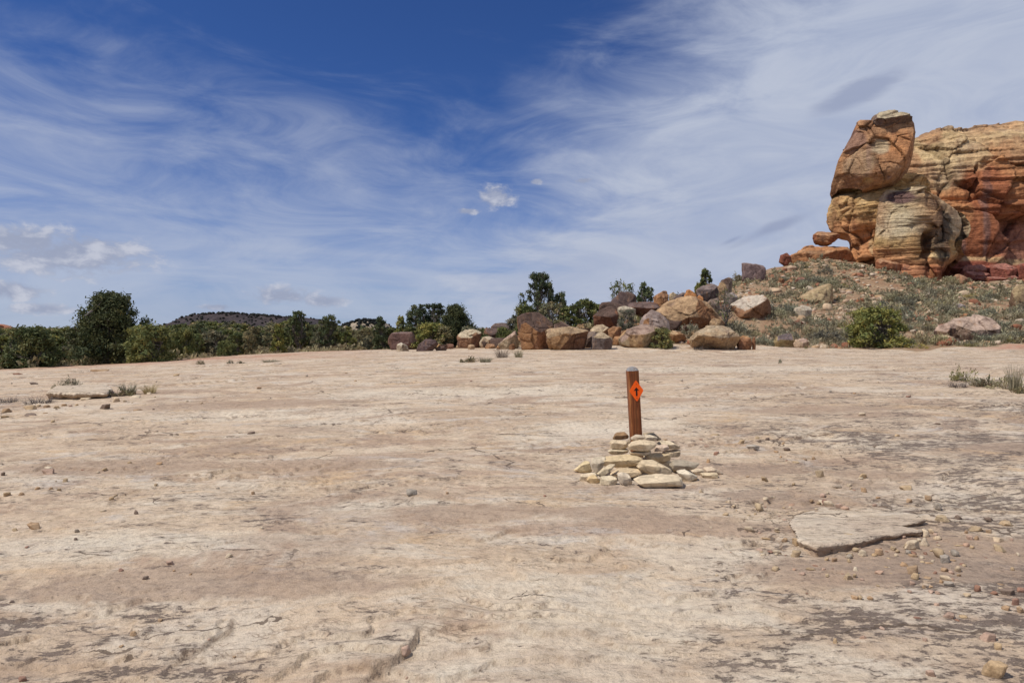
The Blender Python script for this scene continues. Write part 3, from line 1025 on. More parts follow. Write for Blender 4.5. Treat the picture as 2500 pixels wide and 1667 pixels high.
    p = base + N * ((d1 + d2 + .10 * k + .07 * fbm3(base * 2, 3, 85)) * edge)[:, None]
    # the diagonal break across the head
    ln = 372 - (px - 2060) * .42 + 4 * fbm3(base * .4, 3, 86)
    p[:, 1] -= .55 * sstep(2, -2, py - ln) * sstep(2150, 2120, px) * (N[:, 1] < 0)
    nz = fbm3(base * .2, 5, 87)
    c = np.repeat(BRN[None], len(p), 0)
    c = lerp(c, ORG * .95, sstep(-.1, .35, nz + .5 * (r1[i1] - .5)))
    c = lerp(c, GREYT * .9, spot(px, py, 2150, 360, 24, 20, base, 88) * .8)
    c = lerp(c, GREYT * .8, spot(px, py, 2100, 400, 40, 40, base, 89) * .45)
    c = lerp(c, VARN * 1.6, spot(px, py, 2080, 345, 34, 26, base, 90) * .65)
    c = lerp(c, VARN * 1.8, sstep(.25, .5, fbm3(np.stack([base[:, 0] * .7, base[:, 1] * .7, base[:, 2] * .08], 1), 4, 91)) * .5)
    c = lerp(c, YEL, spot(px, py, 2120, 442, 12, 8) * .8)
    c = c * (1 - .22 * e1)[:, None]
    put("tower_head", mesh_np("tower_head", p, F, M_CLIFF, False, col=c), parent=root)

    # --- buttress standing in front of the wall
    rows = [(456, 2165, 2225), (461, 2158, 2262), (470, 2152, 2285), (480, 2148, 2312), (490, 2145, 2328), (500, 2142, 2344), (512, 2140, 2366), (530, 2138, 2378), (548, 2137, 2382), (566, 2136, 2376), (580, 2134, 2362), (600, 2132, 2360), (616, 2132, 2368), (626, 2135, 2356), (645, 2138, 2332), (665, 2140, 2318), (720, 2130, 2310)]
    V, N, F = loft(rows, 89, 5.0, 190, 340, 5.5, [(456, -1.5), (475, -.4), (500, .2), (560, .4), (600, .7), (625, .2), (650, -.2), (705, 1.0)])
    base = cleave(V, 12, 403, .84, .97, .9)
    px, py = to_px(base)
    # the right third bends away round a corner
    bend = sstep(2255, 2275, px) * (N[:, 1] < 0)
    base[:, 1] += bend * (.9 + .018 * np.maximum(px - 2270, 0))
    d1, i1, e1, r1 = blocky(base, 3.6, .42, 101, (1, .8, .9), .5, .5, .06)
    d2, i2, e2, r2 = blocky(base, 1.3, .18, 102, (1, 1, 1), .5, .5, .10)
    edge = 1 - .7 * sstep(.6, .95, np.abs(LAT(N)))
    p = base + N * ((d1 * (.35 + .65 * sstep(2225, 2265, px)) + d2 * .8 + strata(base, .16, 1.7, 103) + .12 * fbm3(base * .5, 4, 104)) * edge)[:, None]
    # hollow scooped out of the face
    hol = spot(px, py, 2276, 590, 20, 42, base, 105, .3) * (N[:, 1] < 0)
    p[:, 1] += 1.6 * hol
    nz = fbm3(base * .22, 5, 106)
    c = np.repeat(GREYT[None], len(p), 0)
    c = lerp(c, PALE, sstep(-.1, .4, nz))
    c = lerp(c, YEL * .95, sstep(555, 590, py + 25 * nz))
    c = lerp(c, ORG, sstep(590, 630, py + 40 * nz) * .9)
    c = lerp(c, PALE * 1.02, spot(px, py, 2310, 620, 34, 10, base, 107, .2) * .9)
    c = lerp(c, ORG * .9, hol * .8)
    c = lerp(c, RED, sstep(632, 655, py + 12 * nz))
    c = lerp(c, BRN * 1.15, np.clip(.25 + 1.1 * fbm3(base * .18, 3, 111), 0, .6))
    c = lerp(c, VARN * 1.2, spot(px, py, 2198, 482, 40, 17, base, 108, .35))
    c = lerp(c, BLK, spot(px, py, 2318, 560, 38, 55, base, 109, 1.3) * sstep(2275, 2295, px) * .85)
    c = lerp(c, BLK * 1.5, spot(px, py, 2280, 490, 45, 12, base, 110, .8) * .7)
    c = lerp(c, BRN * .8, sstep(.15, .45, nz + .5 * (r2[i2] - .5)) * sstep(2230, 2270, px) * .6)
    c = c * (1 - .2 * e1)[:, None]
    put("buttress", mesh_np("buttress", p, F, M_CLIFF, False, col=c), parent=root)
    return root


CLIFF = build_cliff()
# ------------------------------------------------------------------ rocks
_ico = {}


def ico(sub):
    if sub not in _ico:
        bm = bmesh.new()
        bmesh.ops.create_icosphere(bm, subdivisions=sub, radius=1.0)
        V = np.array([v.co[:] for v in bm.verts])
        F = np.array([[v.index for v in f.verts] for f in bm.faces])
        bm.free()
        _ico[sub] = (V / np.linalg.norm(V, axis=1)[:, None], F)
    return _ico[sub]


def hull2(pts):
    pts = sorted(set(map(tuple, pts)))

    def half(ps):
        h = []
        for p in ps:
            while len(h) >= 2 and (h[-1][0] - h[-2][0]) * (p[1] - h[-2][1]) - (h[-1][1] - h[-2][1]) * (p[0] - h[-2][0]) <= 0:
                h.pop()
            h.append(p)
        return h[:-1]
    return np.array(half(pts) + half(pts[::-1]))     # counter-clockwise


def radial(planes, sub, k=22.0):
    D, F = ico(sub)
    n = np.array([p[0] for p in planes], float)
    n /= np.linalg.norm(n, axis=1)[:, None]
    d = np.array([p[1] for p in planes], float)
    q = np.clip(D @ n.T, 0, None) / d[None]
    r = (q ** k).sum(1) ** (-1 / k)
    return D * r[:, None], F, q.argmax(1), D


CREAM = (.45, .345, .22)
TAN = (.40, .265, .145)
RUST = (.36, .19, .09)
RUSTD = (.26, .125, .065)
PATINA = (.115, .072, .055)
GREYP = (.24, .175, .135)
PINK = (.47, .33, .25)
BROWN = (.21, .10, .06)


def shaped_rock(name, poly, d, label, cat='boulder', group=None, depth=.8, base=TAN, top=None, side=None, seed=0, sub=4, rough=.05, mat=None, sink=.08, facets=None, ground=True, k=70.0, lift=0.0, fleck=.4, chips=7, blocks=.05):
    """rock whose outline is the given photo polygon at depth d; depth = thickness / width. top = colour of the upward facet"""
    rg = np.random.default_rng(seed + 1000)
    P = np.array([W(px, py, d) for px, py in poly])
    xz = P[:, [0, 2]]
    cxm = (xz[:, 0].min() + xz[:, 0].max()) / 2
    wx = (xz[:, 0].max() - xz[:, 0].min()) / 2
    th = wx * depth
    if ground:
        gz = min(Hs(cxm - wx * .6, d), Hs(cxm + wx * .6, d), Hs(cxm, d - th * .6), Hs(cxm, d + th * .3)) - sink * .5
        if xz[:, 1].min() > gz:
            xz = np.concatenate([xz, [[cxm - wx * .8, gz], [cxm + wx * .8, gz]]])
    lo, hi = xz.min(0), xz.max(0)
    c = (lo + hi) / 2
    hs = (hi - lo) / 2
    hu = hull2((xz - c) / hs)
    planes, cols = [], []
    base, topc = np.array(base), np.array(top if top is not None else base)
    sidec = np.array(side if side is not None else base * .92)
    for i in range(len(hu)):
        a, b = hu[i], hu[(i + 1) % len(hu)]
        e = b - a
        L = np.hypot(*e)
        if L < .04:
            continue
        nn = np.array((e[1], -e[0])) / L
        planes.append(((nn[0], 0, nn[1]), max(.08, nn @ a)))
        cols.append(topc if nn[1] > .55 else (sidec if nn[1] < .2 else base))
    if facets is None:
        facets = [((rg.uniform(-.5, .5), -.75, rg.uniform(.7, 1.1)), rg.uniform(.62, .82), 'top'),
                  ((-rg.uniform(.35, .8), -1, rg.uniform(-.35, .15)), rg.uniform(.62, .85), 'base'),
                  ((rg.uniform(.35, .8), -1, rg.uniform(-.45, .1)), rg.uniform(.6, .85), 'side'),
                  ((rg.uniform(-.2, .2), -1, rg.uniform(-.2, .3)), rg.uniform(.8, .95), 'base')]
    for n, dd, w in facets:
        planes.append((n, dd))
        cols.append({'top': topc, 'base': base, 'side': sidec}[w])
    for _ in range(3):
        planes.append(((rg.uniform(-.6, .6), 1, rg.uniform(-.3, .6)), rg.uniform(.6, .9)))
        cols.append(base)
    # chipped corners
    pn = np.array([q[0] for q in planes], float)
    pn /= np.linalg.norm(pn, axis=1)[:, None]
    pd = np.array([q[1] for q in planes], float)
    Dd, _ = ico(3)
    rr = (pd[None] / np.clip(Dd @ pn.T, 1e-3, None)).min(1)
    for _ in range(chips):
        n = rg.normal(size=3)
        n[1] = -abs(n[1])
        n /= np.linalg.norm(n)
        supp = ((Dd @ n) * rr).max()
        planes.append((n, supp * rg.uniform(.86, .96)))
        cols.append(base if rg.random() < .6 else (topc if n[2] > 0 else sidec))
    V, F, am, D = radial(planes, sub + 1, k)
    sz = np.array((hs[0], th, hs[1]))
    p = V * sz
    mean = float(np.mean(sz))
    f = p / mean
    dis = rough * (fbm3(f * 1.6 + seed, 2, seed) * .25 + .55 * fbm3(f * 5 + seed, 3, seed + 3) + .35 * fbm3(f * 15 + seed, 2, seed + 5)) * mean
    if blocks:
        bl, bi, be, br = blocky(f * 1.0 + seed, .9, blocks * mean, seed + 40, (1, 1, 1), .6, .6, .045)
        dis = dis + bl
    p = p + D * dis[:, None]
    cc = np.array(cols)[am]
    nz = fbm3(f * 1.3 + seed * 1.7, 4, seed + 9)
    n2 = fbm3(f * 4.0 + seed * 1.7, 4, seed + 12)
    cc = cc * (1 + .28 * nz + .22 * n2)[:, None]
    if blocks:
        cc = cc * (1 - .25 * be)[:, None] * (.88 + .24 * br[bi])[:, None]
    if mat is None:
        stn = fbm3(f * np.array((2.6, 2.6, .7)) + seed * 2.3, 4, seed + 21)
        cc = lerp(cc, np.array(PATINA) * 1.5, sstep(.12, .42, stn) * .55)
        cc = lerp(cc, np.array(RUST) * 1.1, sstep(.15, .45, -stn) * .35)
    # patches where the varnish has flaked or crept over
    cc = lerp(cc, topc * (1 + .2 * n2)[:, None], sstep(.30, .5, nz + .35 * (V[:, 2] - .2) * (fleck > 0) * .6) * fleck)
    cc = lerp(cc, base * 1.08, sstep(.32, .55, -nz) * fleck)
    loc = np.array((c[0], d, lo[1]))
    p = p + np.array((c[0], d, c[1])) - loc
    me = mesh_np(name, p, F, mat or M_BOULDER, False, col=cc)
    o = put(name, me, tuple(loc + np.array((0, 0, lift))))
    tag(o, label, cat, group)
    return o


def crop(ox, oy, s, pts):
    return [(ox + x / s, oy + y / s) for x, y in pts]


CA = (1240, 640, 6.534)
CB = (1540, 640, 6.534)
CC = (1000, 700, 8.712)
C2 = (900, 620, 3.92)
C3 = (1400, 620, 3.92)
C4 = (1900, 600, 3.92)
GB = 'boulders heaped at the far edge of the slickrock'
GH = 'boulders on the slope below the cliff'
T_, B_, S_ = 'top', 'base', 'side'
BOULDERS = [
    # crop, polygon, depth, label, options
    (CA, [(155, 880), (240, 830), (400, 795), (500, 800), (610, 870), (720, 980), (640, 1180), (600, 1350), (360, 1372), (280, 1340), (190, 1200), (160, 1040)], 40.2,
     'tallest front boulder with a dark tilted upper face and rust-coloured lower face', dict(base=RUST, top=PATINA, side=RUSTD, depth=.9, seed=3, sub=5,
      facets=[((.30, -.72, .74), .52, T_), ((-.5, -1, -.25), .60, B_), ((.75, -.8, -.35), .74, S_)], group=GB, fleck=.25, rough=.035)),
    (CA, [(595, 1100), (620, 1020), (780, 985), (900, 1000), (1290, 1090), (1230, 1230), (1000, 1350), (640, 1367), (600, 1290)], 39.4,
     'wide orange and tan boulder just right of the tallest front boulder', dict(base=(.40, .235, .115), top=(.40, .28, .165), side=(.15, .075, .045), depth=.6, seed=5, sub=5, group=GB, rough=.07,
      facets=[((.05, -.6, 1), .62, T_), ((-.15, -1, -.02), .72, B_), ((.8, -1, -.5), .62, S_)])),
    (CA, [(730, 990), (840, 945), (930, 965), (1010, 1040), (760, 1060)], 41.3, 'low dark hump of rock showing above the wide orange boulder', dict(base=GREYP, top=PATINA, seed=6, group=GB)),
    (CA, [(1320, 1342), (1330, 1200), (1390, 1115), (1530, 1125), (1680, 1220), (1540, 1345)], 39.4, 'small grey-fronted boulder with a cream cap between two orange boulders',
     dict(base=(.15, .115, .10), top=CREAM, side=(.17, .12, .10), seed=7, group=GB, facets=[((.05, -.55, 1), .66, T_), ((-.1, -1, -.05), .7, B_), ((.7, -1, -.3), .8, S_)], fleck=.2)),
    (CA, [(1200, 1260), (1290, 1100), (1400, 1110), (1340, 1240), (1310, 1300)], 40.6, 'narrow dark stained rock wedged behind the grey-fronted boulder', dict(base=PATINA, top=GREYP, seed=8, group=GB)),
    (CA, [(1300, 1110), (1400, 1000), (1520, 990), (1590, 1040), (1700, 1150), (1690, 1210), (1400, 1180)], 42.0, 'tan boulder resting above the grey-fronted boulder', dict(base=TAN, top=CREAM, side=RUST, seed=9, group=GB)),
    (CA, [(1590, 1080), (1680, 1025), (1820, 1040), (1800, 1090), (1700, 1155)], 41.4, 'small flat rust-brown rock lying beside a grey twiggy shrub', dict(base=RUST, side=RUSTD, seed=10, group=GB)),
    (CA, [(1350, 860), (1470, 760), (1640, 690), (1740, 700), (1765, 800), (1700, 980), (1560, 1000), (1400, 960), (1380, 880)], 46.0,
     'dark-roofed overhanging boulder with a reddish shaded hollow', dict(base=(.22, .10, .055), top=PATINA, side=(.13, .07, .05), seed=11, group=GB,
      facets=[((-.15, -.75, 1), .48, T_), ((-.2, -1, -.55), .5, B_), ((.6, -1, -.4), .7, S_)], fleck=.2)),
    (CA, [(1660, 610), (1790, 470), (1960, 490), (2060, 540), (1960, 600), (1900, 690), (1650, 680), (1640, 640)], 50.5,
     'highest dark purple-brown slab tilted against the sky', dict(base=PATINA, top=(.12, .08, .07), side=(.07, .045, .04), seed=12, group=GB, fleck=.1, facets=[((-.25, -.9, .7), .6, T_), ((.9, -.8, .0), .72, S_), ((0, -1, -.1), .85, B_)])),
    (CA, [(1460, 730), (1500, 645), (1680, 630), (1900, 680), (1700, 720), (1560, 770)], 49.0, 'low dark slab lying left of the highest slab', dict(base=PATINA, seed=13, group=GB, fleck=.1)),
    (CA, [(1760, 710), (1880, 695), (2040, 760), (2000, 830), (1880, 870), (1760, 800)], 47.2, 'cream-white rock framed by the dark overhanging slabs', dict(base=(.50, .42, .30), top=(.52, .45, .33), seed=14, group=GB)),
    (None, [(1533, 745), (1537, 732), (1590, 730), (1605, 738), (1617, 756), (1590, 772), (1570, 778), (1556, 775), (1540, 752)], 48.2,
     'broad dark overhanging slab right of the cream-white rock', dict(base=(.18, .085, .055), top=(.15, .10, .085), side=(.09, .06, .05), seed=15, group=GB,
      facets=[((.0, -.6, 1), .52, T_), ((-.15, -1, -.6), .45, B_), ((.6, -1, -.4), .7, S_)], fleck=.15)),
    (None, [(1227, 834), (1259, 806), (1268, 838), (1262, 851), (1240, 851), (1216, 840)], 41.4, 'pale sloping rock leaning against the tallest front boulder', dict(base=CREAM, top=PINK, seed=16, group=GB)),
    (CB, [(140, 1000), (225, 860), (350, 745), (460, 800), (620, 940), (600, 1000), (540, 1030), (400, 1000)], 42.8, 'grey-pink gabled boulder in front of the great pyramid boulder',
     dict(base=(.30, .225, .19), top=(.31, .235, .20), side=RUST, seed=17, group=GB, sub=5, facets=[((.25, -.8, .75), .5, T_), ((-1, -.8, .05), .62, S_), ((.1, -1, -.2), .8, B_)], fleck=.2)),
    (None, [(1511, 827), (1530, 805), (1561, 794), (1598, 790), (1612, 799), (1616, 813), (1577, 838), (1558, 843), (1530, 843), (1513, 836)], 40.2,
     'long tan and orange boulder beside a yellow-green shrub', dict(base=(.45, .29, .15), top=(.36, .25, .19), side=(.40, .30, .18), seed=18, group=GB, facets=[((-.2, -.7, .9), .55, T_), ((-.3, -1, -.1), .7, B_), ((.6, -1, -.3), .66, S_)])),
    (CB, [(560, 1060), (700, 1110), (890, 1170), (860, 1260), (700, 1300), (480, 1295), (490, 1150)], 41.6, 'low rust-streaked rock behind the yellow-green shrub', dict(base=RUST, top=TAN, seed=19, group=GB)),
    (CB, [(430, 790), (640, 605), (800, 570), (930, 555), (1080, 590), (1200, 650), (1280, 790), (1430, 900), (1490, 1000), (1290, 1010), (1100, 1090), (760, 1115), (620, 970)], 46.2,
     'great pyramid-shaped boulder, tan on its left and rust-brown on its right', dict(base=(.43, .28, .155), top=(.41, .27, .155), side=(.29, .145, .07), seed=20, group=GB, sub=5, rough=.055, depth=.7,
      facets=[((-.55, -1, .35), .56, B_), ((.40, -1, .15), .58, S_), ((.1, -1, -.4), .62, S_)], fleck=.3)),
    (CB, [(1260, 940), (1330, 890), (1440, 920), (1490, 1005), (1300, 1010)], 44.8, 'small tan block at the right foot of the pyramid boulder', dict(base=TAN, seed=21, group=GB)),
    (CB, [(965, 1250), (1040, 1130), (1280, 1010), (1500, 1010), (1590, 1060), (1640, 1170), (1720, 1200), (1710, 1290), (1400, 1310), (1000, 1300)], 39.3,
     'long pale layered boulder with a dark undercut at the slickrock edge', dict(base=(.44, .32, .195), top=(.47, .36, .235), side=(.40, .27, .155), seed=22, group=GB, sub=5, rough=.06, lift=.06,
      facets=[((0, -.6, .9), .55, T_), ((-.2, -1, .1), .75, B_), ((.3, -1, -.5), .62, S_), ((-.3, -1, -.9), .55, S_)])),
    (CB, [(1700, 1210), (1800, 1160), (1890, 1210), (1930, 1290), (1800, 1332), (1720, 1312)], 39.3, 'small dark reddish rock at the right end of the layered boulder', dict(base=RUSTD, top=RUST, seed=23, group=GB)),
    (CB, [(1940, 1220), (1985, 1190), (1995, 1320), (1940, 1327)], 39.2, 'narrow upright brown stone at the end of the boulder row', dict(base=RUSTD, seed=24, group=GB)),
    (CB, [(845, 600), (900, 440), (930, 430), (1060, 520), (1050, 560), (1000, 600)], 52, 'bright orange pointed rock behind the pyramid boulder', dict(base=(.46, .20, .07), seed=25, group=GB)),
    (CB, [(1030, 580), (1100, 520), (1160, 570), (1155, 612)], 51, 'little orange knob right of the orange pointed rock', dict(base=(.43, .19, .075), seed=26, group=GB)),
    (CB, [(1040, 460), (1110, 380), (1310, 335), (1380, 370), (1415, 460), (1390, 540), (1190, 640), (1150, 550)], 56, 'large blackish boulder below the lone small pine on the slope',
     dict(base=(.075, .055, .05), top=(.19, .145, .13), side=(.07, .05, .045), seed=27, group=GB, facets=[((-.3, -.6, 1), .5, T_), ((0, -1, -.1), .7, B_), ((.8, -1, .1), .75, S_)], fleck=.15)),
    (CB, [(360, 560), (520, 455), (580, 455), (605, 520), (600, 585)], 56, 'orange-brown sloping rock on the skyline left of the pine', dict(base=(.40, .20, .09), top=(.36, .19, .10), seed=28, group=GB)),
    (CB, [(610, 510), (680, 470), (740, 520), (700, 565), (610, 572)], 57, 'small cream rock on the skyline beside the orange-brown one', dict(base=(.48, .36, .22), seed=29, group=GB)),
    (CB, [(690, 560), (860, 475), (880, 560), (800, 612)], 54, 'grey-brown pointed rock left of the orange pointed rock', dict(base=(.26, .19, .16), top=(.22, .16, .14), seed=30, group=GB)),
    (CB, [(1200, 650), (1280, 590), (1420, 560), (1400, 680), (1300, 720)], 52, 'grey rock half hidden behind the bare twiggy shrub', dict(base=GREYP, seed=31, group=GB)),
    (CB, [(1500, 500), (1600, 475), (1700, 530), (1690, 600), (1550, 600)], 56, 'rounded pale grey rock above the bare twiggy shrub', dict(base=(.34, .28, .24), seed=32, group=GB)),
    (C3, [(1530, 490), (1690, 395), (1850, 388), (1895, 490), (1890, 570), (1760, 602), (1560, 545)], 52.5, 'block with a pale sloping top and brown broken end, on the lower slope',
     dict(base=(.30, .155, .08), top=(.50, .42, .33), side=(.24, .12, .065), seed=33, group=GH, facets=[((-.45, -.6, .85), .42, T_), ((.55, -1, -.2), .58, B_)], fleck=.15)),
    (C3, [(1612, 80), (1640, 90), (1740, 95), (1822, 110), (1835, 180), (1800, 225), (1640, 245), (1618, 245)], 79, 'square grey-purple block standing on the skyline of the slope',
     dict(base=(.24, .165, .15), top=(.26, .19, .17), seed=34, group=GH, fleck=.1, facets=[((.05, -1, .1), .7, B_)], depth=.5)),
    (C3, [(1405, 275), (1420, 250), (1490, 222), (1517, 240), (1470, 290)], 67, 'small dark grey rock on the skyline left of the square block', dict(base=GREYP, top=PATINA, seed=35, group=GH)),
    (C3, [(1385, 310), (1400, 280), (1440, 270), (1465, 310), (1400, 335)], 62, 'tan rock just right of the blackish boulder', dict(base=TAN, seed=36, group=GH)),
    (C4, [(190, 535), (200, 492), (330, 470), (420, 400), (490, 352), (545, 460), (525, 555), (420, 575)], 67, 'large tan peaked boulder with a black cleft on its right side',
     dict(base=(.48, .36, .20), top=(.47, .34, .19), side=(.42, .29, .16), seed=37, group=GH, facets=[((-.2, -1, .35), .6, B_), ((.3, -1, .1), .72, B_), ((1, -.5, .0), .82, S_)])),
    (C4, [(552, 560), (560, 480), (590, 470), (612, 520), (600, 575)], 67.5, 'reddish block beyond the black cleft of the peaked boulder', dict(base=RUST, seed=38, group=GH)),
    (C4, [(140, 655), (170, 590), (240, 565), (320, 580), (285, 640), (220, 692)], 57, 'whitish broken rock beside grey sage on the lower slope', dict(base=(.52, .44, .33), seed=39, group=GH)),
    (C4, [(1400, 595), (1440, 545), (1520, 540), (1572, 580), (1500, 605)], 63, 'yellow-cream rounded rock in the middle of the slope', dict(base=(.55, .42, .23), top=(.60, .50, .32), seed=40, group=GH)),
    (C4, [(1620, 585), (1700, 545), (1785, 570), (1700, 605)], 62, 'flat grey rock right of the yellow-cream rounded rock', dict(base=(.34, .29, .26), seed=41, group=GH)),
    (C4, [(1640, 745), (1740, 700), (1920, 668), (2065, 700), (2055, 872), (1880, 882), (1680, 885), (1650, 825)], 44.2, 'big pinkish slab lying at the foot of the slope on the right',
     dict(base=(.45, .325, .245), top=(.47, .345, .265), side=(.40, .28, .20), seed=42, group=GH, sub=5, facets=[((-.1, -.85, .75), .52, T_), ((0, -1, -.2), .8, B_), ((-.9, -.7, -.2), .8, S_)], fleck=.25)),
    (C4, [(1500, 812), (1560, 760), (1640, 742), (1690, 780), (1655, 862), (1560, 835)], 43.6, 'cracked tan rock against the left end of the pinkish slab', dict(base=(.36, .24, .15), top=PINK, side=(.10, .06, .045), seed=43, group=GH)),
    (C4, [(1485, 872), (1600, 850), (1685, 882), (1640, 915), (1500, 905)], 42.9, 'low tan stone below the cracked rock by the pinkish slab', dict(base=(.46, .33, .21), seed=44, group=GH)),
    (C4, [(2230, 425), (2290, 378), (2420, 366), (2460, 420), (2420, 560), (2300, 545), (2240, 555)], 66, 'tan boulder cut by the right edge of the picture', dict(base=(.42, .31, .17), side=(.22, .14, .085), seed=45, group=GH)),
    (C3, [(1925, 850), (1945, 790), (2060, 755), (2110, 765), (2122, 812), (2080, 855), (1990, 874), (1935, 872)], 41.6, 'dark grey boulder with a tan foot at the edge of the grass', dict(base=(.36, .27, .13), top=(.17, .13, .125), seed=46, group=GH,
      facets=[((.1, -.7, .9), .45, T_), ((0, -1, -.3), .6, B_)])),
    (C3, [(2100, 855), (2130, 820), (2210, 805), (2248, 830), (2230, 868), (2110, 874)], 41.4, 'low pinkish-tan rock right of the dark grey boulder', dict(base=(.50, .36, .24), top=PINK, seed=47, group=GH)),
    (C3, [(2085, 695), (2110, 650), (2160, 628), (2197, 660), (2180, 700)], 51, 'reddish-brown rock among the grass of the lower slope', dict(base=BROWN, seed=48, group=GH)),
    (C4, [(770, 655), (800, 620), (862, 612), (852, 655), (800, 680)], 58, 'tan stone above the round green juniper bush', dict(base=(.50, .38, .20), seed=49, group=GH)),
    (C4, [(0, 372), (10, 305), (60, 320), (58, 375)], 76, 'leftmost rust-red block of the red rubble pile on the slope', dict(base=RUSTD, top=RUST, seed=50, group=GH)),
    (C4, [(58, 360), (110, 318), (175, 350), (150, 380)], 75.6, 'middle rust-red block of the red rubble pile on the slope', dict(base=RUSTD, top=RUST, seed=51, group=GH)),
    (C4, [(163, 335), (190, 298), (262, 308), (268, 348), (210, 360)], 75.8, 'rightmost rust-red block of the red rubble pile on the slope', dict(base=(.20, .085, .055), top=(.27, .13, .09), seed=52, group=GH)),
    # left group
    (C2, [(190, 850), (195, 800), (230, 750), (410, 748), (490, 840), (482, 872), (230, 877)], 46.4, 'flat-topped dark brown slab before the junipers', dict(base=(.15, .085, .07), top=(.24, .16, .14), side=(.19, .10, .07), seed=53, group=GB, fleck=.15,
      facets=[((-.1, -1, .15), .66, B_), ((.9, -.8, -.1), .74, S_)], depth=.45)),
    (C2, [(262, 925), (268, 850), (300, 840), (370, 880), (384, 932), (300, 940)], 42.6, 'pale lichen-spotted round boulder on the slickrock', dict(base=(.50, .42, .30), top=(.53, .46, .35), side=(.33, .25, .17), seed=54, group=GB, rough=.09)),
    (C2, [(327, 963), (330, 940), (380, 935), (386, 963)], 41.4, 'small orange stone in front of the pale round boulder', dict(base=(.40, .19, .09), seed=55, group=GB)),
    (C2, [(456, 925), (475, 870), (540, 812), (640, 825), (668, 860), (600, 938), (500, 957), (465, 952)], 41.2, 'tilted dark purple-brown boulder alone on the pale rock', dict(base=(.095, .06, .055), top=(.12, .08, .075), side=(.13, .08, .065), seed=56, group=GB, sub=5, fleck=.1,
      facets=[((-.1, -1, .45), .55, T_), ((.7, -1, -.4), .7, S_)])),
    (C2, [(635, 905), (680, 885), (725, 880), (747, 910), (735, 947), (660, 943)], 41.4, 'small dark rock propping the tilted dark boulder', dict(base=(.13, .08, .06), seed=57, group=GB, fleck=.1)),
    (C2, [(648, 895), (665, 855), (692, 868), (694, 895)], 41.7, 'small orange stone behind the propping dark rock', dict(base=(.46, .28, .13), seed=58, group=GB)),
    (CC, [(1005, 1050), (1080, 980), (1200, 900), (1290, 880), (1520, 970), (1500, 1100), (1400, 1200), (1230, 1242), (1030, 1242)], 44.2, 'cream-topped pitted boulder with dark hollows beside the trees',
     dict(base=(.27, .145, .08), top=(.52, .43, .29), side=(.20, .10, .06), seed=59, group=GB, rough=.09, facets=[((-.2, -.65, 1), .55, T_), ((-.1, -1, -.15), .7, B_), ((.8, -1, -.2), .74, S_)])),
    (CC, [(1470, 1190), (1560, 1080), (1680, 1055), (1850, 1110), (1810, 1210), (1600, 1240)], 43.8, 'rounded cream and orange rock right of the pitted boulder', dict(base=(.48, .36, .23), top=(.52, .42, .29), side=RUST, seed=60, group=GB)),
    (CC, [(1570, 880), (1640, 870), (1900, 890), (1965, 950), (1850, 1085), (1740, 1070), (1600, 1030)], 47.6, 'dark flat-topped rock with a shaded hollow behind the rounded cream rock', dict(base=(.23, .12, .075), top=(.16, .105, .09), side=(.11, .065, .05), seed=61, group=GB)),
    (CC, [(1730, 850), (1810, 780), (2000, 758), (2130, 800), (2150, 880), (1960, 940), (1760, 890)], 50, 'dark domed rock on the skyline between the two groups of trees', dict(base=(.15, .105, .09), top=(.165, .12, .105), seed=62, group=GB)),
    (CC, [(1600, 1305), (1640, 1215), (1720, 1240), (1800, 1220), (1840, 1300)], 42.6, 'broken orange stones below the rounded cream rock', dict(base=(.38, .21, .11), seed=63, group=GB)),
    (CC, [(1840, 1325), (1870, 1245), (1930, 1250), (1945, 1322)], 41.4, 'small rust-brown stone near the dead twigs', dict(base=RUST, seed=64, group=GB)),
    (CC, [(2105, 1305), (2130, 1230), (2235, 1205), (2245, 1305)], 40.7, 'dark rust stone at the left foot of the tallest front boulder', dict(base=(.27, .14, .07), seed=65, group=GB)),
    (CC, [(1235, 1302), (1250, 1240), (1330, 1220), (1388, 1250), (1385, 1302)], 42.2, 'small flat tan stone in front of the pitted boulder', dict(base=(.44, .29, .17), seed=66, group=GB)),
    (CC, [(765, 1268), (780, 1220), (860, 1205), (937, 1230), (932, 1268)], 44.0, 'low brown stone in the shade of the trees', dict(base=(.25, .13, .085), seed=67, group=GB)),
    # around the cliff
    ((1980, 260, 7.84), [(1150, 330), (1230, 160), (1480, 102), (1650, 150), (1850, 250), (1935, 400), (1935, 470), (1700, 470), (1400, 450), (1200, 400)], 88.8, 'dark cap rock with a pale crust perched on top of the tower',
     dict(base=(.17, .115, .085), top=(.42, .34, .22), side=(.12, .085, .07), seed=70, sub=5, rough=.08, ground=False, chips=3, facets=[((-.3, -1, .55), .72, T_), ((.2, -1, -.6), .55, B_)], cat='cap rock', depth=.8)),
    ((1980, 440, 6.03), [(42, 885), (60, 800), (130, 742), (300, 775), (430, 810), (375, 860), (265, 955), (70, 952)], 92, 'orange boulder leaning on the tower, closing the little arch',
     dict(base=(.35, .17, .08), top=(.38, .21, .11), side=(.30, .11, .05), seed=71, ground=False)),
    (None, [(1905, 640), (1908, 622), (1925, 616), (1932, 640), (1920, 652)], 90, 'dark red rock at the left tip of the orange ridge', dict(base=(.22, .075, .045), seed=72, ground=True)),
    (None, [(1916, 645), (1930, 622), (1962, 607), (1985, 599), (2030, 601), (2075, 603), (2085, 625), (2070, 650), (1960, 655)], 91.2, 'long orange rock ridge below the little arch', dict(base=(.43, .205, .09), top=(.44, .24, .12), side=(.36, .14, .06), seed=73, rough=.09, depth=.3, cat='rock ridge')),
    (None, [(1955, 612), (1966, 601), (1985, 597), (1992, 606), (1975, 614)], 92, 'small orange rock on the crest of the orange ridge', dict(base=(.40, .19, .085), seed=74, ground=False)),
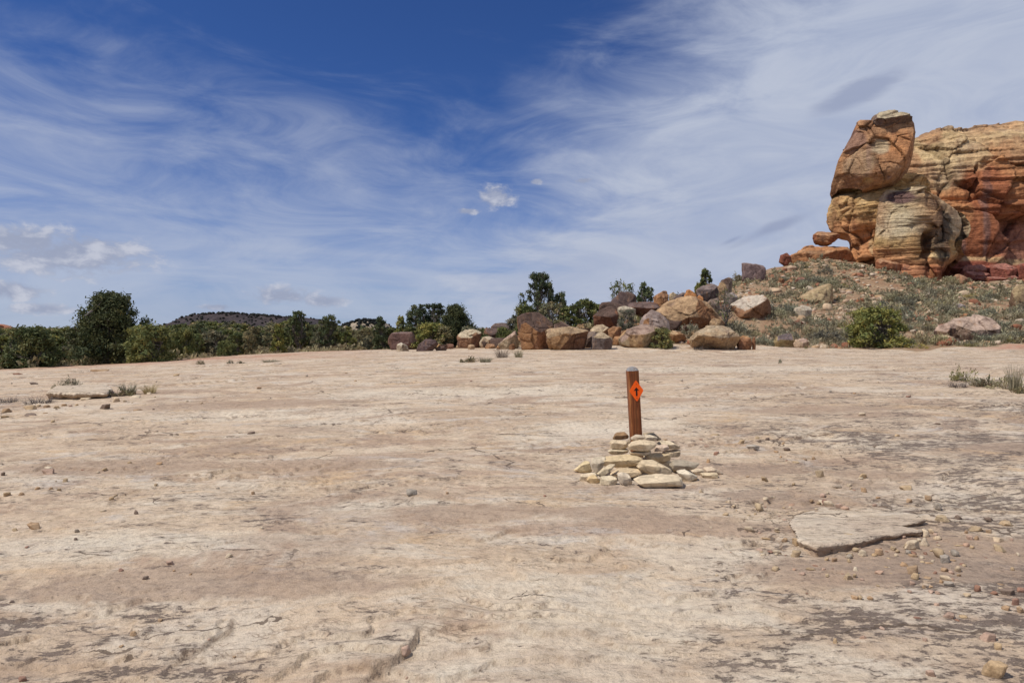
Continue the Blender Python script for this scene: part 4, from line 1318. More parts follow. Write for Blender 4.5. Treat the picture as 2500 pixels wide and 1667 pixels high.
    ((1980, 440, 6.03), [(980, 1200), (1000, 1150), (1150, 1165), (1320, 1260), (1330, 1340), (1200, 1360), (1060, 1290)], 86, 'red-orange slab fallen at the foot of the buttress', dict(base=(.36, .145, .07), top=(.44, .24, .13), seed=75)),
    ((1980, 440, 6.03), [(1320, 1320), (1350, 1230), (1500, 1240), (1560, 1280), (1500, 1370), (1330, 1360)], 85.6, 'dark red block beside the red-orange fallen slab', dict(base=(.20, .075, .04), top=(.36, .16, .085), seed=76)),
    ((2200, 460, 6.03), [(780, 1300), (830, 1265), (880, 1260), (990, 1340), (900, 1350), (800, 1340)], 84, 'orange-pink rock between the buttress and the red ledges', dict(base=(.40, .22, .13), seed=77)),
    ((2200, 460, 6.03), [(395, 1320), (400, 1190), (490, 1170), (510, 1290), (480, 1330)], 84.6, 'orange upright block under the overhang of the buttress', dict(base=(.40, .17, .07), seed=78)),
]
# ledges of red mudstone at the foot of the wall
for (pts, d, lab, sd) in [
    ([(905, 1180), (980, 1130), (1250, 1120), (1290, 1170), (1240, 1200), (1000, 1200)], 92.0, 'upper left ledge of dark red rock under the wall', 80),
    ([(1270, 1180), (1300, 1120), (1560, 1100), (1700, 1180), (1640, 1260), (1440, 1240)], 91.5, 'thick middle ledge of dark red rock under the wall', 81),
    ([(880, 1260), (930, 1210), (1110, 1220), (1160, 1260), (1060, 1290), (950, 1300)], 90.6, 'lower left ledge of dark red rock under the wall', 82),
    ([(1090, 1280), (1150, 1225), (1300, 1250), (1330, 1290), (1240, 1310)], 90.4, 'small central ledge of dark red rock under the wall', 83),
    ([(1060, 1350), (1130, 1310), (1400, 1300), (1530, 1320), (1520, 1390), (1300, 1370)], 89.6, 'lowest broad ledge of red rock under the wall', 84),
    ([(1510, 1390), (1540, 1310), (1690, 1280), (1730, 1330), (1680, 1420)], 89.2, 'pinkish-red ledge block at the right end of the red ledges', 85),
    ([(1690, 1200), (1740, 1120), (1900, 1080), (2000, 1150), (1960, 1290), (1760, 1290)], 91.2, 'red ledge running out of the picture on the right', 86)]:
    BOULDERS.append(((2200, 460, 6.03), pts, d, lab, dict(base=(.27, .085, .055), top=(.35, .15, .11), side=(.20, .06, .04), seed=sd, cat='rock ledge', group='red ledges at the foot of the cliff', depth=.55, rough=.09, fleck=.2)))

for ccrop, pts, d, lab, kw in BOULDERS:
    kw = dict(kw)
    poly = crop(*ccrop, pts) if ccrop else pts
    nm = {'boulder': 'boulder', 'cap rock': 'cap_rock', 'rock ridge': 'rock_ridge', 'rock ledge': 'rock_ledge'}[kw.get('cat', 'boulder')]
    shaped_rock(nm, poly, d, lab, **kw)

# smaller blocks wedged among the big ones
_fr = np.random.default_rng(91)
FILL = []
for i in range(6):
    q = np.random.default_rng(60 + i)
    planes = [((0, 0, -1), .7), ((0, 0, 1), .7)] + [((math.cos(a), math.sin(a), q.uniform(-.4, .5)), q.uniform(.7, 1)) for a in np.arange(6) * 1.05 + q.uniform(0, 1)] + [(q.normal(size=3), q.uniform(.8, 1)) for _ in range(5)]
    V, F, am, D = radial(planes, 4, 70)
    p = V + D * (.05 * fbm3(V * 2, 3, i) + .03 * fbm3(V * 8, 2, i))[:, None]
    pal = np.array([RUST, RUSTD, TAN, GREYP, BROWN, PATINA])[i]
    cc = pal[None] * (1 + .3 * fbm3(V * 1.5, 3, i + 7))[:, None] * q.uniform(.8, 1.15, len(planes))[am][:, None]
    FILL.append(mesh_np("wedged_block", p * np.array((.5, .42, .36)), F, M_BOULDER, False, col=cc))
for i in range(120):
    px = _fr.uniform(1180, 1800) if i < 50 or i > 64 else _fr.uniform(1030, 1240)
    d = _fr.uniform(40.6, 46) if i < 30 or i > 80 else _fr.uniform(44, 58)
    s_ = _fr.uniform(.45, 1.25) * (1 if i < 50 or i > 64 else .6)
    x = (px - 1250) / FPX * d
    o = put("wedged_block", FILL[i % 6], (x, d, Hs(x, d) + _fr.uniform(.14, .30) * s_), rotz=_fr.uniform(0, 6.28), scale=(s_ * _fr.uniform(.8, 1.4), s_, s_ * _fr.uniform(.7, 1.2)))
    cw = ['rust-brown', 'dark rust', 'tan', 'grey', 'red-brown', 'blackish'][i % 6]
    tag(o, f'smaller {cw} block wedged among the heaped boulders', 'boulder', f'{cw} blocks among the heaped boulders')

# ------------------------------------------------------------------ the cairn
CN = (1380, 1040, 5.88)
CS = (.60, .475, .315)
CAIRN = [
    ([(670, 200), (720, 110), (790, 85), (860, 90), (912, 140), (905, 180), (780, 190)], 6.22, 'dark brown cairn stone behind the left side of the post', (.27, .165, .085)),
    ([(635, 240), (690, 195), (890, 185), (905, 240), (890, 320), (800, 332), (640, 305)], 6.05, 'upper left cairn stone just below the dark brown one', CS),
    ([(605, 350), (680, 318), (905, 335), (905, 380), (760, 405), (640, 405)], 6.04, 'thin left cairn stone under the upper left stone', (.56, .46, .31)),
    ([(940, 165), (1030, 118), (1140, 112), (1145, 150), (1120, 195), (1010, 222), (945, 205)], 6.0, 'small grey-speckled stone topping the cairn in front of the post', (.52, .42, .30)),
    ([(905, 280), (950, 225), (1010, 222), (1150, 190), (1260, 200), (1305, 240), (1280, 290), (1180, 345), (1000, 360), (920, 345)], 5.95, 'largest rounded stone of the cairn top, below the small speckled stone', CS),
    ([(912, 355), (1050, 352), (1235, 348), (1235, 385), (1110, 422), (980, 420), (925, 395)], 5.95, 'flat cairn stone under the largest rounded stone', CS),
    ([(1100, 95), (1250, 80), (1380, 185), (1340, 215), (1150, 150)], 6.30, 'grey-brown slab leaning behind the right side of the post', (.40, .31, .20)),
    ([(1140, 120), (1200, 120), (1330, 165), (1310, 215), (1290, 215), (1140, 190)], 6.12, 'pale flat stone right of the small speckled stone', (.60, .50, .36)),
    ([(1310, 250), (1360, 205), (1500, 215), (1640, 290), (1650, 330), (1500, 328), (1400, 300)], 6.16, 'wedge-shaped cairn stone at the upper right', (.57, .46, .31)),
    ([(1280, 290), (1430, 262), (1500, 290), (1490, 325), (1420, 355), (1280, 365)], 6.03, 'pinkish cairn stone below the wedge-shaped one', (.56, .43, .32)),
    ([(1400, 345), (1610, 338), (1655, 335), (1652, 430), (1600, 442), (1510, 437), (1400, 405)], 6.15, 'rightmost square-ended stone of the cairn middle row', (.58, .45, .30)),
    ([(1130, 430), (1240, 370), (1480, 370), (1515, 400), (1505, 490), (1380, 512), (1260, 490)], 6.0, 'blocky tan cairn stone below the pinkish one', (.60, .46, .28)),
    ([(520, 500), (590, 415), (760, 405), (920, 410), (1060, 425), (1115, 480), (1060, 560), (880, 578), (700, 570), (545, 555)], 5.90, 'broad flat yellow-tan slab across the cairn left half', (.61, .47, .28)),
    ([(345, 480), (460, 425), (560, 410), (590, 430), (550, 500), (550, 575), (440, 685), (400, 640)], 5.86, 'grey slab tilted at the left side of the cairn', (.56, .47, .34)),
    ([(115, 645), (290, 490), (345, 500), (385, 640), (330, 662), (230, 667)], 5.92, 'yellowish outermost stone on the cairn far left', (.63, .50, .29)),
    ([(440, 690), (660, 535), (720, 530), (725, 560), (640, 640), (500, 737), (460, 720)], 5.70, 'long narrow stone leaning against the cairn left front', (.58, .47, .31)),
    ([(205, 793), (225, 680), (420, 660), (470, 720), (400, 790), (300, 802)], 5.74, 'cream stone at the cairn lower left corner', (.62, .50, .34)),
    ([(305, 780), (330, 730), (430, 690), (500, 790), (490, 827), (340, 817)], 5.62, 'small orange-tan stone at the cairn lower left front', (.60, .44, .24)),
    ([(497, 852), (520, 725), (640, 710), (740, 740), (752, 832), (640, 853)], 5.56, 'cream block in the cairn front row, left of the pointed stone', (.64, .53, .36)),
    ([(750, 690), (830, 655), (915, 690), (962, 800), (940, 852), (860, 847), (790, 822), (755, 760)], 5.55, 'pale pointed stone standing in the cairn front row', (.60, .50, .37)),
    ([(640, 700), (760, 620), (1050, 590), (1095, 680), (940, 720), (800, 715)], 5.76, 'flat tan slab lying under the broad yellow-tan slab', (.60, .46, .29)),
    ([(1040, 600), (1090, 500), (1160, 478), (1260, 490), (1520, 620), (1552, 690), (1500, 710), (1170, 692)], 5.74, 'large smooth rounded stone in the middle of the cairn front', (.61, .48, .31)),
    ([(930, 730), (1100, 700), (1600, 695), (1690, 740), (1680, 822), (1550, 852), (1150, 867), (1030, 805)], 5.54, 'long stone along the front foot of the cairn', (.60, .485, .33)),
    ([(1500, 570), (1540, 490), (1700, 475), (1900, 480), (1922, 540), (1800, 622), (1740, 627), (1640, 642), (1560, 662)], 5.95, 'grey-green lichen-covered stone at the cairn right', (.36, .30, .22)),
    ([(1600, 650), (1700, 612), (1830, 690), (1905, 720), (1850, 772), (1740, 797), (1690, 792)], 5.64, 'whitish rough stone right of the long front stone', (.62, .53, .39)),
    ([(1800, 640), (1920, 600), (2010, 640), (2030, 672), (1940, 707), (1870, 697)], 5.82, 'small flat stone right of the lichen-covered stone', (.60, .48, .33)),
    ([(1930, 680), (1960, 660), (2190, 675), (2187, 747), (2050, 742), (1960, 722)], 5.74, 'narrow brick-shaped stone at the cairn right end', (.63, .50, .32)),
    ([(1950, 580), (2100, 580), (2270, 670), (2272, 697), (2200, 692), (2020, 640)], 5.95, 'thin flat stone lying farthest right of the cairn', (.55, .43, .30)),
    ([(885, 240), (905, 190), (940, 185), (940, 235), (915, 275)], 6.08, 'little stone wedged left of the post foot', (.50, .39, .26)),
]
_cr = random.Random(4)
CAIRN_D = hit(1550, 1187)[1] / 5.50
FOOT = {14, 16, 17, 18, 19, 22, 24, 25, 26, 27}
for i, (pts, d, lab, colr) in enumerate(CAIRN):
    c3 = np.array(colr)
    poly = crop(*CN, pts)
    if i in FOOT:
        bx = np.mean([q[0] for q in poly])
        bot = max(q[1] for q in poly)
        d = hit(bx, bot + 1.5)[1] + .05
    else:
        d = d * CAIRN_D
    o = shaped_rock("cairn_stone", poly, d, lab, cat='stone', group='stones of the cairn', depth=.62, base=c3, top=c3 * 1.04, side=c3 * .9, seed=200 + i, sub=4, rough=.03, mat=M_CAIRN, ground=False, k=60.0, fleck=.15, chips=10, blocks=.02,
                    facets=[((_cr.uniform(-.25, .25), -.45, 1), _cr.uniform(.5, .66), 'top'), ((_cr.uniform(-.5, .1), -1, _cr.uniform(-.3, .1)), _cr.uniform(.62, .8), 'base'), ((_cr.uniform(.2, .6), -1, _cr.uniform(-.3, .1)), _cr.uniform(.66, .85), 'side')])
# inner stones that carry the upper ones
INN = ['tan filler stone inside the cairn left of the post foot', 'tan filler stone inside the cairn right of the post foot', 'tan filler stone behind the post foot on the left', 'tan filler stone behind the post foot on the right']
for i, (x, y, z, r) in enumerate([(1.10, 6.05, .18, .13), (1.32, 6.1, .16, .12), (1.0, 6.25, .16, .12), (1.25, 6.35, .16, .13)]):
    V, F, am, D = radial([((math.cos(a), math.sin(a), math.sin(a * 3) * .4), .8) for a in np.linspace(0, 6, 9)] + [((0, 0, 1), .6), ((0, 0, -1), .6)], 3, 16)
    p = V * np.array((r, r, r * .9))
    p = p + D * (r * .06 * fbm3(p * 20, 3, i))[:, None]
    o = put("cairn_stone", mesh_np("cairn_stone", p, F, M_CAIRN, True, col=np.repeat(np.array([CS]), len(p), 0)), (x * CAIRN_D, y * CAIRN_D, z - .06))
    tag(o, INN[i], 'stone', 'inner stones of the cairn')
# ------------------------------------------------------------------ trail marker post
def mat_post():
    m, T, b, out = new_mat("red_brown_stained_wood", 0.62)
    P = T.n('ShaderNodeTexCoord').outputs['Object']
    w = T.noise(T.vmath('MULTIPLY', P, (1, 1, 0.12)), 26.0, 5, 0.6, 0.6)
    x, y, z = T.sep(P)
    ring = T.math('SINE', T.math('ADD', T.math('MULTIPLY', T.math('ADD', x, T.math('MULTIPLY', y, .4)), 210.0), T.math('MULTIPLY', w, 15.0)))
    c = T.ramp(T.mapr(ring, -1, 1, 0, 1, False), [(0.0, (.10, .024, .008)), (.5, (.165, .040, .013)), (1.0, (.225, .062, .020))])
    c = T.mix(1.0, c, T.ramp(T.noise(P, 7.0, 5, .6), [(.3, (.7, .66, .62)), (.6, (1.05, 1.05, 1.05))]), 'MULTIPLY')
    # lighter tone along the corners
    corner_tone = T.n('ShaderNodeAttribute', attribute_name='corner_tone').outputs['Fac']
    c = T.mix(T.math('MULTIPLY', corner_tone, T.mapr(w, .35, .6, .25, .8)), c, (.36, .15, .05))
    T.link(c, b.inputs['Base Color'])
    add_bump(T, b, ring, 0.0007)
    return m


def mat_plain(name, col, rough=.5, nscale=60.0, amt=.12):
    m, T, b, out = new_mat(name, rough)
    P = T.n('ShaderNodeTexCoord').outputs['Object']
    n = T.noise(P, nscale, 4, .6)
    c = T.mix(1.0, (*col, 1), T.ramp(n, [(.3, (1 - amt,) * 3), (.7, (1 + amt,) * 3)]), 'MULTIPLY')
    T.link(c, b.inputs['Base Color'])
    return m


def build_post():
    D = 6.18 * CAIRN_D
    pxm = D / FPX
    hx = 13.4 * pxm
    foot = W(1556, 1090, D)
    gz = Hs(foot[0], D)
    ht = (W(1545, 904, D)[2] - gz) + .12      # shaft, from below ground to shoulder
    root = bpy.data.objects.new("trail_marker_post", None)
    COL.objects.link(root)
    root.location = (W(1558.5, 1110, D)[0], D, gz - .12)
    root.rotation_euler = (0, math.radians(-3.2), math.radians(4))
    tag(root, 'red-brown wooden trail post with an orange arrow sign, standing in the cairn', 'trail post')
    # shaft with eased corners
    r = .013
    prof = []
    for cx, cy, a0 in [(hx - r, hx - r, 0), (-hx + r, hx - r, 90), (-hx + r, -hx + r, 180), (hx - r, -hx + r, 270)]:
        for t in (0, 30, 60, 90):
            a = math.radians(a0 + t)
            prof.append((cx + r * math.cos(a), cy + r * math.sin(a)))
    prof = np.array(prof)
    nz = 60
    zs = np.linspace(0, ht, nz)
    V = []
    corner_tone = []
    for z in zs:
        jit = 1 + .008 * noise2(np.arange(16) * .9, np.full(16, z * 6), 3)
        V.append(np.c_[prof * jit[:, None], np.full(16, z)])
        corner_tone.append(np.tile([.4, 1, 1, .4], 4))
    V = np.concatenate(V)
    i = np.arange(nz * 16).reshape(nz, 16)
    F = np.stack([i[:-1], np.roll(i, -1, 1)[:-1], np.roll(i, -1, 1)[1:], i[1:]], -1).reshape(-1, 4)
    me = mesh_np("shaft", V, F, mat_post(), True, attrs={'corner_tone': np.concatenate(corner_tone)})
    put("shaft", me, parent=root)
    # weathered end grain: low grey dome with growth rings
    m, T, b, out = new_mat("weathered_end_grain", .9)
    P = T.n('ShaderNodeTexCoord').outputs['Object']
    x, y, z = T.sep(P)
    rr = T.math('SQRT', T.math('ADD', T.math('MULTIPLY', x, x), T.math('MULTIPLY', y, y)))
    rg = T.math('SINE', T.math('ADD', T.math('MULTIPLY', rr, 900.0), T.math('MULTIPLY', T.noise(P, 40, 3), 6.0)))
    c = T.ramp(T.mapr(rg, -1, 1, 0, 1, False), [(0, (.17, .165, .165)), (1, (.36, .35, .345))])
    T.link(T.mix(T.mapr(T.noise(P, 30, 5, .7), .5, .7), c, (.20, .13, .09)), b.inputs['Base Color'])
    add_bump(T, b, rg, .001)
    V = []
    for f, zz in [(1.0, 0.0), (.97, .004), (.86, .016), (.66, .029), (.42, .036), (.2, .0385)]:
        V.append(np.c_[prof * f, np.full(16, zz)])
    V = np.concatenate(V + [np.array([[0, 0, .039]])])
    i = np.arange(96).reshape(6, 16)
    F = np.stack([i[:-1], np.roll(i, -1, 1)[:-1], np.roll(i, -1, 1)[1:], i[1:]], -1).reshape(-1, 4)
    T3 = np.stack([i[-1], np.roll(i[-1], -1), np.full(16, 96)], 1)
    put("end_grain_cap", mesh_np("end_grain_cap", V, [F, T3], m, True), (0, 0, ht), parent=root)
    # diamond sign on the front face
    hw, hh, th = 17.8 * pxm, 26.6 * pxm, .0025
    pts = []
    for (cx, cz) in [(hw, 0), (0, hh), (-hw, 0), (0, -hh)]:
        pts.append((cx, cz))
    out2 = []
    for k in range(4):
        p0, p1, p2 = np.array(pts[k - 1]), np.array(pts[k]), np.array(pts[(k + 1) % 4])
        a, c_ = p1 + (p0 - p1) * .12, p1 + (p2 - p1) * .12
        for t in (0, .33, .67, 1):
            out2.append((1 - t) ** 2 * a + 2 * t * (1 - t) * p1 + t * t * c_)
    out2 = np.array(out2)
    n = len(out2)
    V = np.concatenate([np.c_[out2[:, 0], np.full(n, -th), out2[:, 1]], np.c_[out2[:, 0], np.zeros(n), out2[:, 1]]])
    bm = bmesh.new()
    vs = [bm.verts.new(v) for v in V]
    bm.faces.new(vs[:n])
    bm.faces.new(vs[n:][::-1])
    for k in range(n):
        bm.faces.new((vs[k], vs[n + k], vs[n + (k + 1) % n], vs[(k + 1) % n]))
    bmesh.ops.recalc_face_normals(bm, faces=bm.faces)
    me = bpy.data.meshes.new("diamond_sign")
    bm.to_mesh(me)
    bm.free()
    me.materials.append(mat_plain("fluorescent_orange_sheet", (1.0, .13, .008), .45, 30, .05))
    zc = (W(1549, 952.5, D)[2] - root.location.z)
    sgn = put("diamond_sign", me, (.016, -hx - .0015, zc), parent=root)
    sgn['label'] = 'orange diamond sign with a black arrow pointing up'

    def flat(name, pts, y, mat, parent, thick=.0008):
        bm = bmesh.new()
        a = [bm.verts.new((x, y - thick, z)) for x, z in pts]
        c = [bm.verts.new((x, y, z)) for x, z in pts]
        bm.faces.new(a)
        bm.faces.new(c[::-1])
        for k in range(len(a)):
            bm.faces.new((a[k], c[k], c[(k + 1) % len(a)], a[(k + 1) % len(a)]))
        bmesh.ops.recalc_face_normals(bm, faces=bm.faces)
        me = bpy.data.meshes.new(name)
        bm.to_mesh(me)
        bm.free()
        me.materials.append(mat)
        return put(name, me, parent=parent)
    black = mat_plain("black_print", (.012, .008, .007), .5)
    s = 1.06
    flat("arrow", [(-.0075 * s, -.050), (.0075 * s, -.050), (.0075 * s, .006), (.026 * s, .001), (0, .036), (-.026 * s, .001), (-.0075 * s, .006)], -th - .0004, black, sgn)
    nm = mat_plain("rusty_nail", (.10, .03, .015), .5)
    for zz in (.070, -.070):
        cs = [(.0032 * math.cos(a), zz + .0032 * math.sin(a)) for a in np.linspace(0, 2 * math.pi, 9)[:-1]]
        flat("nail", cs, -th - .0004, nm, sgn, .0015)
    return root


build_post()
# ------------------------------------------------------------------ slabs of the slickrock
def slab(name, poly, thick, label, tilt=(0, 0), seed=0, base=-.06, lift=0.0, backfade=1.5):
    P = np.array([hit(*p) for p in poly])
    c = P[:, :2].mean(0)
    loop = []
    n = len(P)
    for i in range(n):
        a, b = P[i, :2], P[(i + 1) % n, :2]
        m = max(3, int(np.hypot(*(b - a)) / .02))
        m = min(m, 60)
        for t in np.linspace(0, 1, m, endpoint=False):
            loop.append(a + (b - a) * t)
    loop = np.array(loop) - c
    ey = loop[:, 1].max() - loop[:, 1].min()
    tilt = (tilt[0], tilt[1] - backfade * thick / ey)
    s = np.hypot(*loop.T)
    jit = .045 * fbm2(loop[:, 0] * 5 + seed, loop[:, 1] * 5, 3, seed) + .018 * fbm2(loop[:, 0] * 22 + seed, loop[:, 1] * 22, 3, seed)
    loop = loop * (1 + jit / np.maximum(s, .1))[:, None]
    rings = np.r_[np.linspace(.02, .94, 22), .965, .985, 1.0]
    g0 = float(np.median(H(loop[:, 0] + c[0], loop[:, 1] + c[1])))
    V, led = [], []
    m = len(loop)
    for r in rings:
        q = loop * r
        z = thick + q[:, 0] * tilt[0] + q[:, 1] * tilt[1] + .012 * fbm2(q[:, 0] * 2 + seed, q[:, 1] * 3, 4, 31) + .004 * fbm2(q[:, 0] * 14, q[:, 1] * 14, 3, 32)
        z = z - thick * .30 * max(0, (r - .96) / .04) ** 2
        V.append(np.c_[q, z])
        led.append(np.full(m, 0.0))
    for f, zz, lv in [(1.0, .78, .5), (.995, .60, .9), (.965, .46, 1), (.90, .32, 1), (.86, .1, 1), (.85, base / thick, 1)]:
        mk = .15 + .85 * sstep(-.25, .15, loop[:, 0] / max(s.max(), .1)) * np.clip(.8 + 1.2 * noise2(loop[:, 0] * 3, loop[:, 1] * 3, seed + 2), .2, 1)
        q = loop * (1 - (1 - f) * mk)[:, None] * (1 + (.012 * noise2(loop[:, 0] * 12, loop[:, 1] * 12 + zz * 9, seed) / np.maximum(s, .1)))[:, None]
        top = thick + q[:, 0] * tilt[0] + q[:, 1] * tilt[1]
        V.append(np.c_[q, top * zz if zz > 0 else np.full(m, base)])
        led.append(np.full(m, lv))
    k = len(V)
    V = np.concatenate(V)
    i = np.arange(k * m).reshape(k, m)
    F = np.stack([i[:-1], i[1:], np.roll(i, -1, 1)[1:], np.roll(i, -1, 1)[:-1]], -1).reshape(-1, 4)
    V = np.concatenate([V, [[0, 0, thick]]])
    T3 = np.stack([np.full(m, k * m), i[0], np.roll(i[0], -1)], 1)
    led = np.concatenate(led + [np.zeros(1)])
    me = mesh_np(name, V, [F, T3], M_GROUND, True, attrs={'ledge': led * .7, 'lichen': np.full(len(V), .05), 'soil': 0 * led, 'sand': 0 * led, 'red': 0 * led, 'pale': (1 - led) * .8})  # sides darkened by the ledge mask: shade beneath the lip put into colour
    o = put(name, me, (c[0], c[1], g0 + lift))
    tag(o, label, 'rock slab')
    return o


slab("rock_slab", [(1935, 1302), (1945, 1325), (1992, 1360), (2045, 1350), (2100, 1338), (2160, 1322), (2215, 1312), (2250, 1308), (2205, 1290), (2262, 1280), (2240, 1262), (2130, 1240), (2000, 1236), (1930, 1262)], .034,
     'broken pale slab lifted off the slickrock with a dark gap under its front', (.02, -.02), 3)
slab("rock_slab", [(112, 975), (180, 976), (262, 972), (275, 958), (262, 950), (200, 947), (140, 952)], .13, 'long pale ledge slab with a shaded front by the grey sage', (0, 0), 5, -.2, 0, .8)

# ------------------------------------------------------------------ loose stones on the slickrock
RK = {'t': (.46, .345, .215), 'c': (.56, .46, .33), 'o': (.43, .295, .18), 'r': (.30, .175, .125), 'd': (.21, .155, .12), 'g': (.37, .32, .26), 'p': (.46, .32, .24)}
CW = {'t': 'tan', 'c': 'cream', 'o': 'orange-tan', 'r': 'red-brown', 'd': 'dark brown', 'g': 'grey', 'p': 'pinkish'}


def small_rock(name, w, h, depth, colr, seed, sub=3):
    rg = np.random.default_rng(seed)
    planes = [((0, 0, -1), .8), ((rg.uniform(-.3, .3), rg.uniform(-.3, .1), 1), rg.uniform(.65, .9))]
    for a in np.arange(5) * math.pi * .4 + rg.uniform(0, 1):
        planes.append(((math.cos(a), math.sin(a), rg.uniform(-.45, .8)), rg.uniform(.62, 1.0)))
    for _ in range(3):
        n = rg.normal(size=3)
        planes.append((n / np.linalg.norm(n), rg.uniform(.85, 1.05)))
    V, F, am, D = radial(planes, sub, 80)
    V = V / np.abs(V).max(0)
    p = V * np.array((w / 2, depth / 2, h / 2))
    m = (w + h) / 4
    p = p + D * (m * .07 * fbm3(V * 2.2 + seed, 3, seed))[:, None]
    p[:, 2] += h * .40
    cc = np.array(colr)[None] * (1 + .25 * fbm3(V * 1.7 + seed, 3, seed + 4))[:, None]
    br = rg.uniform(.85, 1.12, len(planes))
    cc = cc * br[am][:, None]
    return mesh_np(name, p, F, M_STONE, False, col=cc)


LOOSE = []


def group_from(ox, oy, s, items):
    for it in items:
        x, y, w, h = it[:4]
        LOOSE.append((ox + x / s, oy + (y + h / 2) / s, w / s, h / s, it[4] if len(it) > 4 else 't'))


group_from(0, 850, 2.94, [(750, 415, 90, 46, 'd'), (825, 365, 52, 42, 'c'), (40, 442, 80, 36, 'o'), (200, 420, 100, 40, 't'), (335, 880, 120, 42, 'p'), (340, 860, 70, 30, 'c'), (925, 820, 36, 22, 't'), (1140, 832, 50, 20, 'o'), (750, 862, 45, 18, 't'),
    (465, 945, 42, 30, 't'), (40, 1045, 66, 36, 't'), (147, 1042, 46, 28, 'o'), (265, 1003, 40, 20, 'o'), (360, 1003, 36, 20, 'o'), (418, 1015, 34, 20, 't'), (1812, 1037, 32, 26, 'o'), (15, 897, 36, 32, 'd'), (590, 873, 28, 12, 'r'),
    (980, 440, 75, 13, 'o'), (1100, 433, 18, 14, 'd'), (875, 500, 24, 15, 'c'), (1260, 190, 46, 18, 't'), (270, 408, 40, 22, 't'), (330, 415, 45, 22, 'o'), (400, 420, 40, 22, 't'), (455, 405, 38, 20, 'o'), (500, 412, 30, 16, 'p'), (545, 405, 34, 16, 't'),
    (230, 252, 80, 18, 'd'), (1065, 322, 40, 18, 'c'), (970, 345, 80, 22, 'c'), (600, 362, 90, 16, 'c'), (200, 475, 110, 22, 'd'), (30, 492, 60, 22, 't'), (1800, 605, 60, 20, 'd'), (1720, 603, 30, 14, 'c'), (110, 183, 70, 14, 'r'), (700, 158, 150, 16, 'o'), (1855, 285, 40, 12, 'o')])
group_from(0, 1150, 2.94, [(232, 390, 100, 56, 'o'), (970, 293, 36, 32, 'd'), (950, 1135, 62, 42, 'o'), (1215, 655, 56, 36, 'p'), (1035, 765, 50, 30, 'd'), (865, 708, 42, 22, 'r'), (155, 1490, 62, 40, 'r'), (80, 935, 40, 16, 'd'),
    (540, 485, 30, 22, 'd'), (185, 545, 32, 15, 'r'), (100, 418, 42, 26, 't'), (545, 425, 42, 26, 'g'), (1640, 605, 62, 30, 'c'), (1680, 1330, 30, 15, 'o'), (865, 1255, 36, 18, 'o'), (1145, 1068, 42, 20, 'o'), (735, 283, 46, 18, 'c'), (1880, 405, 28, 20, 'c'), (1365, 738, 30, 16, 'o'), (1245, 712, 26, 12, 'o')])
group_from(800, 1150, 2.94, [(603, 152, 86, 46, 'g'), (560, 1310, 76, 76, 'p'), (1560, 175, 32, 15, 'r'), (570, 1483, 30, 22, 'p'), (857, 153, 22, 20, 'o')])
group_from(1700, 820, 2.94, [(327, 773, 56, 36, 't'), (413, 790, 95, 36, 'g'), (145, 827, 42, 36, 'r'), (890, 985, 82, 56, 't'), (1205, 1000, 62, 42, 't'), (1205, 1100, 44, 40, 'o'), (1100, 1070, 36, 24, 'c'), (925, 1175, 50, 46, 'r'), (1535, 1185, 56, 36, 'o'), (1670, 1160, 56, 36, 'o'), (1740, 1228, 52, 56, 'g'),
    (1520, 1085, 100, 36, 't'), (845, 877, 36, 26, 'o'), (490, 1020, 56, 36, 't'), (655, 812, 56, 24, 'd'), (1195, 562, 52, 24, 'c'), (1450, 712, 46, 16, 't'), (780, 880, 36, 17, 'o'), (440, 737, 36, 24, 't'), (515, 737, 36, 24, 'd'), (1525, 432, 44, 14, 'r'), (37, 1112, 42, 28, 'c'), (1735, 628, 46, 13, 'd'),
    (1030, 1217, 56, 36, 'p'), (690, 1193, 52, 26, 'p'), (830, 1193, 32, 20, 'o'), (1285, 1215, 36, 22, 'p'), (90, 893, 34, 34, 'o'), (75, 790, 40, 16, 'p'), (575, 828, 36, 16, 'o'), (630, 770, 34, 20, 'o'), (720, 905, 50, 12, 't'), (610, 875, 24, 16, 'o'), (1310, 1160, 40, 20, 'o')])
